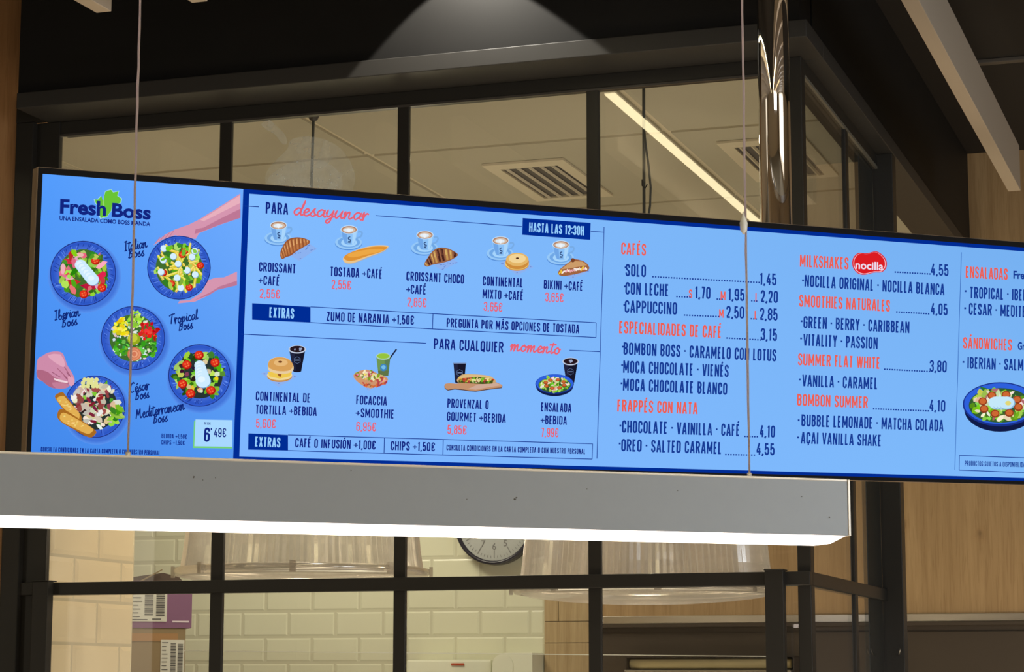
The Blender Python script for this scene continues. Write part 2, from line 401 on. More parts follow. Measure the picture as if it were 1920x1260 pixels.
side = empty('window_2', (XK, 4.3, 1.0)); side['kind'] = 'structure'
ym = 4.235; yr = 4.60
part('mullion', MB().cbox((XK-.009, ym, .9), (XK, ym+.027, ZH), .0015), M_frame, side)
part('post', MB().cbox((XK-.010, yr, .9), (XL-.002, yr+.045, ZL0), .0015), M_frame, side)
part('jamb', MB().cbox((XK-.020, 4.44, .9), (XK-.0095, yr-.001, ZH), .002), mat('dark_green_jamb', (.030, .034, .028), .4), side)
part('head_rail', MB().cbox((XK-.024, YK+.0305, ZH), (XK, yr, ZL0), .0015), M_frame, side)
part('transom', MB().cbox((XK-.024, YK+.0125, ZT0), (XK+.0005, yr, ZT1), .0015), M_frame, side)
for ya_, yb_ in ((YK+.0305, ym), (ym+.027, yr)):
    for z0, z1 in ((.9, ZT0), (ZT1, ZH)):
        part('pane', MB().box((XK-.008, ya_, z0), (XK-.004, yb_, z1)), M_glass, side)
part('glazing_bead', MB().box((XK-.004, YK+.031, ZH-.006), (XK+.001, yr-.001, ZH-.0005)), mat('light_grey_bead', (.16, .15, .12), .4), side)
hk = onY(1686, 1227, yr-.004)
t = MB(); t.tube([hk+Vector((0, .006, 0)), hk+Vector((0, -.006, -.001)), hk+Vector((.003, -.010, .006)), hk+Vector((.004, -.011, .011))], .0013, 8)
part('hook', t, M_steel, side, 'small shiny hook')

# glare on the second upper pane, painted as a milky film
def blob(pts, n, y):                               # smooth closed outline through pixels on a plane of constant Y
    P = [onY(a, b, y) for a, b in pts]; out = []
    for i in range(len(P)):
        p0_, p1_, p2_, p3_ = P[i-1], P[i], P[(i+1) % len(P)], P[(i+2) % len(P)]
        for k in range(n):
            s = k/n
            out.append(.5*((2*p1_)+(p2_-p0_)*s+(2*p0_-5*p1_+4*p2_-p3_)*s*s+(3*p1_-p0_-3*p2_+p3_)*s**3))
    return out
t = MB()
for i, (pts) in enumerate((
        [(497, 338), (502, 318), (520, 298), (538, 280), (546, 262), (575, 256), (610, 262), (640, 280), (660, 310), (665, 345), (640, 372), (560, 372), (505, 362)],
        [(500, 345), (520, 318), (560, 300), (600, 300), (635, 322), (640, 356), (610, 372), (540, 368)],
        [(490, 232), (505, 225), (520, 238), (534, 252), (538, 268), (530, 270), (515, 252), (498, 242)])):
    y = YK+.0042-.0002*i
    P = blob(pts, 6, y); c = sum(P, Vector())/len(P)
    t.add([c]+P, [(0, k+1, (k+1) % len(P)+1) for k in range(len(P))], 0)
part('glare_film', t, film('milky_glare', (.80, .88, .94), .27), win, 'milky whitish glare painted on the glass')
t = MB()
for k in range(46):
    q = onY(random.uniform(500, 655), 358-abs(random.gauss(0, 24)), YK+.0034); r = random.uniform(.0004, .0014)
    t.add([q+Vector((r*math.cos(a), 0, r*math.sin(a)*random.uniform(.7, 1.6))) for a in [i*math.pi/3 for i in range(6)]], [(0, 1, 2, 3, 4, 5)], 0)
part('sparkle_dots', t, mat('white_sparkle_dots', (.8, .84, .86), .5), win, 'whitish sparkle dots of the glare')  # sparkles of the glare put in as pale dots

# ------------------------------------------------------------------ hall ceiling: slats and linear lamps
ZS0, ZS1 = 2.70, 2.805
def slat(x, yend, label):
    t = thing('ceiling_slat', label, 'ceiling slat', (x, yend, ZS0), 'slats hung under the dark ceiling')
    part('board', MB().cbox((x-.028, -.6, ZS0), (x, yend, ZS1), .0012), M_slat, t)
    for yy in (yend-1.9, yend-3.3):
        part('hanger', MB().tube([(x-.014, yy, ZS1-.001), (x-.014, yy, ZC)], .0035, 8), M_black, t)
    return t
slat(-1.793, 3.205, 'beige ceiling slat ending above the black bulkhead, nearest the oak column')
slat(-1.616, 3.205, 'beige ceiling slat whose end just peeks in at the top, between white cable and lit bulkhead')
slat(-.510, 5.095, 'long beige and grey ceiling slat running down in front of the oak wall at the right')
for x in (-2.317, -1.269):
    slat(x, 3.205, 'beige ceiling slat in front of the bulkhead, seen mirrored in the upper window panes')
for x in [-4.0, -3.6, -3.2, -2.7]+[-.56+.175*k for k in range(1, 14)]:
    slat(x, 3.205, 'beige slat of the hall ceiling, seen only as a streak in the chrome pole')
def strip(x, y0, y1, z, label, w_=.0105):
    t = thing('linear_lamp', label, 'ceiling lamp', (x, y1, z), 'linear lamps above the hall slats')
    part('housing', MB().box((x-w_-.002, y0, z+.0005), (x+w_+.002, y1, z+.03)), M_black, t)
    part('diffuser', MB().box((x-w_, y0+.002, z-.003), (x+w_, y1-.002, z+.0005)), M_strip, t)
    part('hanger', MB().tube([(x, y1-.3, z+.03), (x, y1-.3, ZC)], .003, 8), M_black, t)
strip(-1.207, -1.5, 3.48, 2.75, 'thin warm lit linear lamp mirrored as a bright diagonal streak in the fourth upper pane')
strip(-.26, -1.5, 2.5, 2.75, 'thin warm lit linear lamp added over the hall, nearest to the chrome pole', .02)  # this strip and those below are added to streak the chrome pole
strip(.57, -1.5, 2.2, 2.75, 'thin warm lit linear lamp added over the hall, mirrored in the chrome pole', .03)
strip(-2.9, .2, 2.9, 2.75, 'thin warm lit linear lamp added over the hall, left of the oak column', .02)

strip(1.6, -1.5, 2.2, 2.75, 'thin warm lit linear lamp added over the hall, farthest from the menu screen')
# downlight washing the bulkhead
sp0 = onY(866, 0, YL+.012); sp0 = Vector((sp0.x, YL+.012-.12, ZC-.010))
so.location = sp0
so.rotation_euler = (Vector((.06, 0, -1))).to_track_quat('-Z', 'Y').to_euler()

# ------------------------------------------------------------------ chrome pole that carries the screen
ysw = SCREEN_YAW
EX = Vector((math.cos(ysw), math.sin(ysw), 0)); N0 = Vector((math.sin(ysw), -math.cos(ysw), 0))
EY = AZ*math.cos(SCREEN_TILT)+N0*math.sin(SCREEN_TILT); EN = EX.cross(EY)
EX, EY = EX*math.cos(SCREEN_ROLL)+EY*math.sin(SCREEN_ROLL), EY*math.cos(SCREEN_ROLL)-EX*math.sin(SCREEN_ROLL)
SO = CAM+ray(960, 630)*3.0
def suv(x, y):
    q = hit(x, y, SO, EN)-SO; return (q.dot(EX), q.dot(EY))
PC = hit(1455.5, 420, SO-EN*.14, EN)
pole = thing('support_pole', 'shiny chrome pole rising behind the menu screen to the ceiling', 'pole', (PC.x, PC.y, 2.0))
part('tube', MB().tube([(PC.x, PC.y, 2.03), (PC.x, PC.y, ZC)], .0236, 48), M_chrome, pole)
MS = Matrix((EX, EY, EN)).transposed().to_4x4(); MS.translation = SO
q = MS.inverted() @ Vector((PC.x, PC.y, 2.05))
part('bracket', MB().box((q.x-.03, q.y-.03, -.031), (q.x+.03, q.y+.05, q.z+.01), 0, MS), M_black, pole)

# ------------------------------------------------------------------ menu screen
scr = thing('menu_screen', 'long lit blue and white menu screen with salads, breakfasts and drinks', 'menu screen', SO)
U0, U1, V0, V1 = -.6400, .93, -.1815, .1785
t = MB()
t.cbox((U0, V0, -.032), (U1, V1, -.0012), .0016, 1, MS)
part('casing', t, [M_black, M_case], scr)
def uvw(u, v, wv=0.0): return MS @ Vector((u, v, wv))
bz = .0074
vT, vB = .1698, -.1753
t = MB()
for a, b, c, d in ((U0+.0012, V0+.0010, U1-.001, vB), (U0+.0012, vT, U1-.001, V1-.0010), (U0+.0012, V0+bz, U0+bz-.001, V1-bz), (U1-bz, V0+bz, U1-.001, V1-bz)):
    t.box((a, b, -.003), (c, d, .0009), 0, MS)
part('bezel', t, mat('black_bezel', (.004, .004, .005), .7, 0, .15), scr, 'narrow black bezel')
M_scr = bpy.data.materials.new('screen_picture'); M_scr.use_nodes = True
_n = M_scr.node_tree; _n.nodes.clear()
_a = _n.nodes.new('ShaderNodeVertexColor'); _a.layer_name = 'Col'; _e = _n.nodes.new('ShaderNodeEmission'); _o = _n.nodes.new('ShaderNodeOutputMaterial')
_n.links.new(_a.outputs['Color'], _e.inputs[0]); _n.links.new(_e.outputs[0], _o.inputs[0])

class Art(MB):                                     # flat picture on the screen, layer over layer, laid out in screen metres
    def __init__(s, base): super().__init__(); s.w = base
    def up(s): s.w += 1.2e-5; return s.w
    def poly(s, uv, col, smooth=0):
        if smooth: uv = spline(uv, smooth)
        wv = s.up(); n = len(uv)
        area_ = sum(uv[i][0]*uv[(i+1) % n][1]-uv[(i+1) % n][0]*uv[i][1] for i in range(n))
        if isinstance(col[0], (int, float)): c = S(*col)
        else: c = [S(*k) for k in col]
        if area_ < 0:
            uv = uv[::-1]
            if isinstance(col[0], (tuple, list)): c = c[::-1]
        s.add([uvw(u, v, wv) for u, v in uv], [tuple(range(n))], 0, c)
    def px(s, pts, col, smooth=0): s.poly([suv(*p) for p in pts], col, smooth)
    def ell(s, c, rx, ry, col, n=40, rot=0):       # ellipse in pixels
        cu = math.cos(rot); su = math.sin(rot)
        s.px([(c[0]+rx*math.cos(a)*cu-ry*math.sin(a)*su, c[1]+rx*math.cos(a)*su+ry*math.sin(a)*cu) for a in [2*math.pi*i/n for i in range(n)]], col)
    def stroke(s, uv, wd, col, closed=False):      # mitred ribbon along a polyline
        wv = s.up(); n = len(uv); L = []; R = []
        P = [Vector(p) for p in uv]
        for i in range(n):
            a = P[i]-P[i-1] if (i or closed) else P[1]-P[0]
            b = P[(i+1) % n]-P[i] if (i < n-1 or closed) else P[i]-P[i-1]
            if a.length < 1e-9: a = b
            if b.length < 1e-9: b = a
            a = a.normalized(); b = b.normalized(); tn = a+b
            if tn.length < 1e-6: tn = a
            tn = tn.normalized(); nn = Vector((-tn.y, tn.x)); k = max(nn.dot(Vector((-a.y, a.x))), .45)
            h = (wd[i] if isinstance(wd, (list, tuple)) else wd)/2/k
            L.append(P[i]+nn*h); R.append(P[i]-nn*h)
        vs = [uvw(p.x, p.y, wv) for p in L]+[uvw(p.x, p.y, wv) for p in R]
        m_ = n if closed else n-1
        s.add(vs, [(n+i, n+(i+1) % n, (i+1) % n, i) for i in range(m_)], 0, S(*col))
    def strokes(s, uv, wd, col, closed=False):    # the same, cut and squared off at sharp corners
        if closed: return s.stroke(uv, wd, col, True)
        P = [Vector(p) for p in uv]; runs = [[P[0]]]
        for i in range(1, len(P)):
            runs[-1].append(P[i])
            if i < len(P)-1:
                a, b = P[i]-P[i-1], P[i+1]-P[i]
                if a.length > 1e-9 and b.length > 1e-9 and a.angle(b) > .9:
                    runs[-1][-1] = P[i]+a.normalized()*wd*.5; runs.append([P[i]-b.normalized()*wd*.5])
        for r in runs: s.stroke([tuple(p) for p in r], wd, col)
    def line(s, a, b, wpx, col): s.stroke([suv(*a), suv(*b)], wpx*PX, col)
PX = (suv(1010, 630)[0]-suv(960, 630)[0])/50       # metres per pixel on the screen
def spline(P, n=6, closed=True):
    out = []; N_ = len(P)
    for i in range(N_ if closed else N_-1):
        if closed: a, b, c, d = P[i-1], P[i], P[(i+1) % N_], P[(i+2) % N_]
        else: a, b, c, d = P[max(i-1, 0)], P[i], P[i+1], P[min(i+2, N_-1)]
        for k in range(n):
            s = k/n
            out.append(tuple(.5*(2*b[j]+(c[j]-a[j])*s+(2*a[j]-5*b[j]+4*c[j]-d[j])*s*s+(3*b[j]-a[j]-3*c[j]+d[j])*s**3) for j in (0, 1)))
    if not closed: out.append(tuple(P[-1]))
    return out

# --- condensed capitals drawn with strokes: coordinates run 0..1 between the stroke centres
def arc(cx, cy, rx, ry, a0, a1, n=5):
    return [(cx+rx*math.cos(math.radians(a0+(a1-a0)*i/n)), cy+ry*math.sin(math.radians(a0+(a1-a0)*i/n))) for i in range(n+1)]
RV = .17                                           # corner height of the round letters
def oloop(y0=0, y1=1): return arc(.5, y1-RV, .5, RV, 180, 0, 8)+arc(.5, y0+RV, .5, RV, 0, -180, 8)
G = {
 'A': (.34, [[(-.04, -.07), (.44, 1.07)], [(1.04, -.07), (.56, 1.07)], [(.2, .24), (.8, .24)]], 0),
 'B': (.32, [[(0, 0), (0, 1), (.45, 1)]+arc(.5, .77, .48, .23, 90, -90)+[(0, .54)], [(.45, .54)]+arc(.5, .27, .5, .27, 90, -90)+[(0, 0)]], 0),
 'C': (.31, [[(1, .68), (1, .80)]+arc(.5, 1-RV, .5, RV, 0, 180, 8)+arc(.5, RV, .5, RV, 180, 360, 8)+[(1, .32)]], 0),
 'D': (.32, [[(0, 0), (0, 1), (.4, 1)]+arc(.5, 1-RV, .5, RV, 90, 0)+arc(.5, RV, .5, RV, 0, -90)+[(0, 0)]], 0),
 'E': (.27, [[(1, 1), (0, 1), (0, 0), (1, 0)], [(0, .52), (.85, .52)]], 0),
 'F': (.26, [[(1, 1), (0, 1), (0, -.07)], [(0, .5), (.85, .5)]], 0),
 'G': (.32, [[(1, .70), (1, .80)]+arc(.5, 1-RV, .5, RV, 0, 180, 8)+arc(.5, RV, .5, RV, 180, 360, 8)+[(1, .48), (.5, .48)]], 0),
 'H': (.33, [[(0, -.07), (0, 1.07)], [(1, -.07), (1, 1.07)], [(0, .52), (1, .52)]], 0),
 'I': (.13, [[(.5, -.07), (.5, 1.07)]], 0),
 'J': (.24, [[(1, 1.07), (1, RV)]+arc(.5, RV, .5, RV, 0, -120, 6)], 0),
 'K': (.33, [[(0, -.07), (0, 1.07)], [(1, 1.07), (.1, .46)], [(.3, .6), (1.04, -.07)]], 0),
 'L': (.26, [[(0, 1.07), (0, 0), (1, 0)]], 0),
 'M': (.43, [[(0, -.07), (0, 1.07)], [(1, -.07), (1, 1.07)], [(.02, 1.07), (.5, .16)], [(.98, 1.07), (.5, .16)]], 0),
 'N': (.34, [[(0, -.07), (0, 1.07)], [(1, -.07), (1, 1.07)], [(.03, 1.07), (.97, -.07)]], 0),
 'O': (.32, [oloop()], 1),
 'P': (.31, [[(0, -.07), (0, 1), (.45, 1)]+arc(.5, .73, .5, .27, 90, -90)+[(0, .46)]], 0),
 'Q': (.32, [oloop(), [(.5, .2), (1.05, -.12)]], 2),
 'R': (.33, [[(0, -.07), (0, 1), (.45, 1)]+arc(.5, .75, .5, .25, 90, -90)+[(0, .5)], [(.5, .5), (1.03, -.07)]], 0),
 'S': (.31, [[(1, .73), (1, .80)]+arc(.5, 1-RV, .5, RV, 0, 180, 8)+[(0, .74), (.12, .62), (.88, .40), (1, .28)]+arc(.5, RV, .5, RV, 0, -180, 8)+[(0, .27)]], 0),
 'T': (.29, [[(-.1, 1), (1.1, 1)], [(.5, -.07), (.5, 1)]], 0),
 'U': (.32, [[(0, 1.07)]+arc(.5, RV, .5, RV, 180, 360, 8)+[(1, 1.07)]], 0),
 'V': (.33, [[(-.04, 1.07), (.44, -.07)], [(1.04, 1.07), (.56, -.07)]], 0),
 'W': (.47, [[(-.04, 1.07), (.22, -.07)], [(.5, 1.07), (.26, -.07)], [(.5, 1.07), (.74, -.07)], [(1.04, 1.07), (.78, -.07)]], 0),
 'X': (.33, [[(0, 1.07), (1, -.07)], [(1, 1.07), (0, -.07)]], 0),
 'Y': (.33, [[(-.02, 1.07), (.5, .45), (1.02, 1.07)], [(.5, .5), (.5, -.07)]], 0),
 'Z': (.29, [[(-.1, 1), (1.1, 1)], [(1, 1), (0, 0)], [(-.1, 0), (1.12, 0)]], 0),
 '0': (.31, [oloop()], 1),
 '1': (.20, [[(.0, .84), (.75, 1.0)], [(.75, 1.07), (.75, -.07)]], 0),
 '2': (.30, [[(0, .74), (0, .8)]+arc(.5, 1-RV, .5, RV, 180, 0, 8)+[(1, .70), (.86, .50), (.05, .04)], [(-.1, 0), (1.06, 0)]], 0),
 '3': (.30, [[(0, .76), (0, .8)]+arc(.5, 1-RV, .5, RV, 180, 0, 8)+[(1, .70), (.75, .53), (.35, .53)], [(.75, .53), (1, .38)]+arc(.5, RV, .5, RV, 0, -180, 8)+[(0, .25)]], 0),
 '4': (.32, [[(.70, 1.07), (.02, .24)], [(-.1, .24), (1.15, .24)], [(.78, .60), (.78, -.07)]], 0),
 '5': (.30, [[(.95, 1), (.06, 1), (.02, .5), (.2, .6), (.5, .63)]+arc(.5, .44, .5, .19, 90, 0, 5)+arc(.5, RV, .5, RV, 0, -180, 8)+[(0, .25)]], 0),
 '6': (.31, [[(1, .76), (1, .8)]+arc(.5, 1-RV, .5, RV, 0, 180, 8)+arc(.5, RV, .5, RV, 180, 360, 8)+arc(.5, .44, .5, .15, 0, 180, 8)], 0),
 '7': (.28, [[(-.1, 1), (1.05, 1)], [(1, 1.04), (.4, -.07)]], 0),
 '8': (.31, [oloop(0, .54), oloop(.54, 1)], 3),
 '9': (.31, [[(0, .24), (0, .2)]+arc(.5, RV, .5, RV, 180, 360, 8)+arc(.5, 1-RV, .5, RV, 0, 180, 8)+arc(.5, .56, .5, .15, 180, 360, 8)], 0),
 ',': (.11, [[(.6, .05), (.5, -.02), (.1, -.17)]], 0), '.': (.11, [[(.5, -.07), (.5, .09)]], 0),
 ':': (.11, [[(.5, .12), (.5, .28)], [(.5, .62), (.5, .78)]], 0), '\u00b7': (.11, [[(.5, .44), (.5, .60)]], 0),
 "'": (.10, [[(.6, 1.07), (.4, .78)]], 0),
 '+': (.34, [[(-.35, .42), (1.35, .42)], [(.5, .14), (.5, .70)]], 0),
 '\u20ac': (.33, [[(1, .74), (1, .80)]+arc(.56, 1-RV, .44, RV, 0, 180, 8)+arc(.56, RV, .44, RV, 180, 360, 8)+[(1, .26)], [(-.12, .60), (.8, .60)], [(-.12, .40), (.75, .40)]], 0),
 ' ': (.15, [], 0)}
ACC = {'\u00c9': ('E', 1), '\u00c1': ('A', 1), '\u00d3': ('O', 1), '\u00c7': ('C', 2)}
GAP = .066
def adv(ch): return G[ACC.get(ch, (ch,))[0]][0]+GAP
def width(s): return sum(adv(c) for c in s)-GAP
def caps(art, s, a, b, hpx, col, t=.148, full=None):
    """capitals from baseline pixel a to baseline pixel b, hpx tall; full is drawn with the scale that makes s fit"""
    A = Vector(suv(*a)); B = Vector(suv(*b)); top = Vector(suv(a[0], a[1]-hpx))
    H = (top-A).length; ex = B-A; sx = ex.length/width(s); ex = ex.normalized(); ey = Vector((-ex.y, ex.x))
    wd = t*H; x = 0.0
    for ch in (full or s):
        base, ac = ACC.get(ch, (ch, 0)); gw, st, cl = G[base]
        ix, iw = wd/2, gw*sx-wd
        if iw < wd*.3 and ch not in ' I.,:\u00b7\'1': iw = wd*.3
        def mp(p): return A+ex*(x*sx+ix+p[0]*iw)+ey*(wd/2+p[1]*(H-wd))
        for k, pl in enumerate(st):
            closed = (cl == 1) or (cl == 2 and k == 0) or cl == 3
            if ch in '.:\u00b7,' or base == 'I': art.stroke([tuple(A+ex*(x*sx+gw*sx/2+(p[0]-.5)*wd)+ey*(wd/2+p[1]*(H-wd))) for p in pl], wd*(1.0 if base == 'I' else 1.05), col)
            else: art.strokes([tuple(mp(p)) for p in pl], wd*(.92 if base in 'AVWMXKN' else .8 if base == '+' else 1), col, closed)
        if ac == 1: art.stroke([tuple(mp((.35, 1.17))), tuple(mp((.8, 1.36)))], wd*.9, col)
        if ac == 2: art.stroke([tuple(mp((.5, 0))), tuple(mp((.65, -.14))), tuple(mp((.3, -.22)))], wd*.7, col)
        x += adv(ch)
def dots(art, a, b, n, r, col):
    for i in range(n):
        s = (i+.5)/n; x, y = a[0]+(b[0]-a[0])*s, a[1]+(b[1]-a[1])*s
        art.px([(x-r, y-r), (x+r, y-r), (x+r, y+r), (x-r, y+r)], col)
def bullet(art, x, y, col): art.px([(x-1.7, y-1.7), (x+1.7, y-1.7), (x+1.7, y+1.7), (x-1.7, y+1.7)], col)

# --- brush script: x advances in units of the x-height
def cu(*p): return list(p)
SCR = {
 'a': (.95, [cu((.85, .85), (.45, 1.0), (.1, .55), (.25, .02), (.6, .25), (.85, .9), (.75, .3), (.9, .0), (1.05, .15))]),
 'b': (.90, [cu((.05, .3), (.35, 1.3), (.42, 1.9), (.25, 1.7), (.15, .6), (.2, .05), (.55, .0), (.75, .45), (.5, .8), (.3, .5))]),
 'c': (.80, [cu((.75, .8), (.5, 1.0), (.12, .55), (.25, .05), (.6, .05), (.9, .3))]),
 'd': (.98, [cu((.8, .85), (.45, 1.0), (.08, .5), (.25, .02), (.6, .25), (.95, 1.3), (1.05, 2.0), (.85, 1.1), (.78, .3), (.9, .0), (1.08, .15))]),
 'e': (.78, [cu((.05, .35), (.5, .55), (.65, .85), (.42, 1.0), (.15, .55), (.25, .05), (.55, .0), (.85, .3))]),
 'i': (.50, [cu((.05, .3), (.3, .95), (.2, .3), (.28, .0), (.52, .2)), cu((.36, 1.32), (.40, 1.45))]),
 'l': (.55, [cu((.05, .3), (.42, 1.3), (.5, 1.95), (.33, 1.7), (.2, .5), (.28, .02), (.58, .25))]),
 'm': (1.45, [cu((.0, .55), (.2, .95), (.14, .0), (.35, .75), (.58, .95), (.55, .0), (.78, .75), (1.02, .95), (.98, .25), (1.12, .0), (1.5, .35))]),
 'n': (1.05, [cu((.0, .55), (.2, .95), (.14, .0), (.38, .78), (.65, .95), (.60, .25), (.74, .0), (1.1, .35))]),
 'o': (.88, [cu((.5, 1.0), (.12, .6), (.22, .05), (.55, .05), (.75, .5), (.5, .98), (.6, .75), (.95, .75))]),
 'p': (.95, [cu((.0, .45), (.25, .95), (.1, -.85), (.3, .65), (.6, .98), (.78, .6), (.55, .05), (.3, .15))]),
 'r': (.72, [cu((.0, .35), (.2, 1.05), (.16, .0), (.3, .6), (.55, .98), (.72, .8))]),
 's': (.72, [cu((.0, .2), (.45, 1.05), (.38, .7), (.58, .25), (.35, -.02), (.08, .12)), cu((.35, -.02), (.75, .25))]),
 't': (.62, [cu((.40, 1.75), (.2, .4), (.3, .0), (.62, .25)), cu((-.15, 1.35), (.85, 1.5))]),
 'u': (1.0, [cu((.05, .45), (.22, .95), (.12, .25), (.3, .0), (.65, .5), (.82, .95), (.74, .25), (.86, .0), (1.05, .2))]),
 'y': (.95, [cu((.05, .5), (.22, .95), (.15, .35), (.35, .08), (.65, .5), (.85, .95), (.6, -.5), (.3, -.85), (.15, -.55), (.6, -.1), (1.0, .25))]),
 'I': (.85, [cu((.1, 1.75), (.8, 1.9)), cu((.5, 1.8), (.3, .05)), cu((.0, .0), (.65, .08))]),
 'T': (1.0, [cu((-.1, 1.6), (.5, 1.85), (1.25, 1.9)), cu((.62, 1.8), (.38, .8), (.25, .0))]),
 'C': (1.0, [cu((1.0, 1.6), (.8, 1.9), (.3, 1.4), (.12, .5), (.4, .0), (.85, .25))]),
 'B': (1.15, [cu((.45, 1.7), (.2, .05)), cu((.15, 1.5), (.6, 1.9), (.95, 1.6), (.4, 1.0), (.85, .75), (.7, .15), (.2, -.02), (.05, .2))]),
 'M': (1.5, [cu((.05, .0), (.4, 1.7)), cu((.4, 1.7), (.55, .5)), cu((.55, .5), (1.1, 1.8)), cu((1.1, 1.8), (1.0, .6), (1.15, .05), (1.4, .3))]),
 ' ': (.5, [])}
def script(art, s, a, b, xh, col, wpx=2.4, slant=.12):
    A = Vector(suv(*a)); B = Vector(suv(*b)); ex = B-A; ex, L = ex.normalized(), ex.length
    ey = Vector((-ex.y, ex.x)); H = xh*PX
    tot = sum(SCR['e' if c == '\u00e9' else c][0] for c in s); sx = L/tot; x = 0
    for ch in s:
        g = SCR['e' if ch == '\u00e9' else ch]
        sts = list(g[1])+([cu((.5, 1.3), (.75, 1.6))] if ch == '\u00e9' else [])
        for st in sts:
            P = spline(st, 5, False) if len(st) > 2 else st
            uv = [tuple(A+ex*((x+p[0])*sx+slant*p[1]*H)+ey*(p[1]*H)) for p in P]
            art.stroke(uv, wpx*PX, col)
        x += g[0]
# --- rounded sans letters from Blender's built-in font
def text_tris(s, bold=0.0):
    c = bpy.data.curves.new('lettering', 'FONT'); c.body = s; c.size = 1; c.offset = bold; c.resolution_u = 3; c.fill_mode = 'FRONT'
    o = bpy.data.objects.new('lettering', c); C.objects.link(o)
    dg = bpy.context.evaluated_depsgraph_get(); dg.update()
    me = bpy.data.meshes.new_from_object(o.evaluated_get(dg))
    vs = [v.co.copy() for v in me.vertices]; fs = [tuple(p.vertices) for p in me.polygons]
    bpy.data.objects.remove(o); bpy.data.curves.remove(c); bpy.data.meshes.remove(me)
    return vs, fs
def sans(art, s, a, b, hpx, col, bold=.015, capref='F', full=None):
    A = Vector(suv(*a)); B = Vector(suv(*b)); H = hpx*PX; ex = B-A; ex, L = ex.normalized(), ex.length; ey = Vector((-ex.y, ex.x))
    vs, fs = text_tris(s, bold); x0 = min(v.x for v in vs); x1 = max(v.x for v in vs)
    cv, _ = text_tris(capref, bold); ch = max(v.y for v in cv)
    k = L/(x1-x0)
    if full: vs, fs = text_tris(full, bold)
    wv = art.up(); out = []
    for v in vs:
        q = A+ex*((v.x-x0)*k)+ey*(v.y*H/ch); out.append(uvw(q.x, q.y, wv))
    art.add(out, fs, 0, S(*col))

NAVY = (18, 36, 128); NAVY2 = (22, 58, 148); BLUE = (0, 44, 148); PINK = (232, 98, 116); CORAL = (236, 96, 84); PALE = (150, 208, 255)
W0 = .0002
# ---- left advert: background
adv_ = Art(W0)
def bg(art, c, cols, nu=1, nv=8):                  # quad patch with colours blended over its height; c: tl, tr, br, bl in pixels
    tl, tr, br, bl = [Vector(suv(*p)) for p in c]; wv = art.up()
    for i in range(nu):
        for j in range(nv):
            q = []; cc = []
            for a, b in ((i/nu, (j+1)/nv), ((i+1)/nu, (j+1)/nv), ((i+1)/nu, j/nv), (i/nu, j/nv)):
                p = (tl.lerp(tr, a)).lerp(bl.lerp(br, a), b); q.append(uvw(p.x, p.y, wv))
                f = [cols[0][k]*(1-a)*(1-b)+cols[1][k]*a*(1-b)+cols[2][k]*a*b+cols[3][k]*(1-a)*b for k in range(3)]
                cc.append(S(*f))
            art.add(q, [(0, 1, 2, 3)], 0, cc)
uL = U0+bz-.0010; uS = suv(446.5, 610)[0]; uR = U1-bz+.0005; vT = .1700; vB = -.1753
def pxof(u, v):
    P = uvw(u, v)-CAM; z = P.dot(FW); return (960+F*P.dot(RT)/z, 630-F*P.dot(UP)/z)
bg(adv_, [pxof(uL, vT), pxof(uS, vT), pxof(uS, vB), pxof(uL, vB)], [(84, 156, 252), (112, 172, 255), (84, 150, 240), (66, 136, 236)], 6, 8)
advert = part('salad_advert', adv_, M_scr, scr, 'pale blue salad advert panel')
men = Art(W0)
men.poly([(uS+.0001, vB), (uR, vB), (uR, vT), (uS+.0001, vT)], BLUE)
gt, gb = .1643, -.1708
uM = uS+.0080
bg(men, [pxof(uM, gt), pxof(uR, gt), pxof(uR, gb), pxof(uM, gb)], [(130, 188, 255), (118, 176, 240), (126, 186, 250), (126, 182, 255)], 8, 4)
menu = part('menu_panel', men, M_scr, scr, 'light blue menu price list with dark blue border')

# ---- lettering of the advert
T = Art(.0012)
sans(T, 'Fresh', (112, 399.3), (198.5, 404), 22.5, NAVY, .036)
sans(T, 'Boss', (209, 405.5), (282, 411), 21.5, NAVY, .036, 'B')
sans(T, 'UNA ENSALADA COMO BOSS MANDA', (111, 412.5), (281, 424), 6.6, NAVY, .028, 'U')
part('brand_lettering', T, M_scr, advert, 'dark blue lettering'); T = Art(.0012)
for s, a, b, h in (('Italian', (233, 471), (276, 463.5), 8), ('Boss', (240, 484), (270.5, 479.5), 7.5), ('Iberian', (102, 600.5), (150, 592), 8), ('Boss', (115.5, 613.5), (145, 608.5), 7.5),
                   ('Tropical', (318.5, 608), (371, 598), 8), ('Boss', (334.5, 620), (361.5, 615.5), 7.5), ('C\u00e9sar', (243.5, 736.5), (280, 729.5), 8), ('Boss', (253, 749.5), (279.5, 745.5), 7.5),
                   ('Mediterranean', (254.5, 785.5), (346, 767.5), 8.5), ('Boss', (286.5, 793.5), (314, 789.5), 7.5)):
    script(T, s, a, b, h, (16, 40, 120), 1.9)
    if s == 'Boss': part('dish_name', T, M_scr, advert, 'dark blue handwriting'); T = Art(.0012)
caps(T, 'BEBIDA +1,50\u20ac', (302.3, 821.3), (349.8, 822.9), 8.5, (16, 44, 140), .16)
caps(T, 'CHIPS +1,50\u20ac', (301.6, 833.4), (345.4, 834.6), 8.5, (16, 44, 140), .16)
part('extras_lettering', T, M_scr, advert, 'dark blue lettering'); T = Art(.0012)
caps(T, 'CONSULTA CONDICIONES EN LA CARTA COMPLETA O CON NUESTRO PERSONAL', (76, 846.6), (298.6, 853.2), 9, (16, 44, 140), .16)

part('small_print', T, M_scr, advert, 'dark blue lettering')
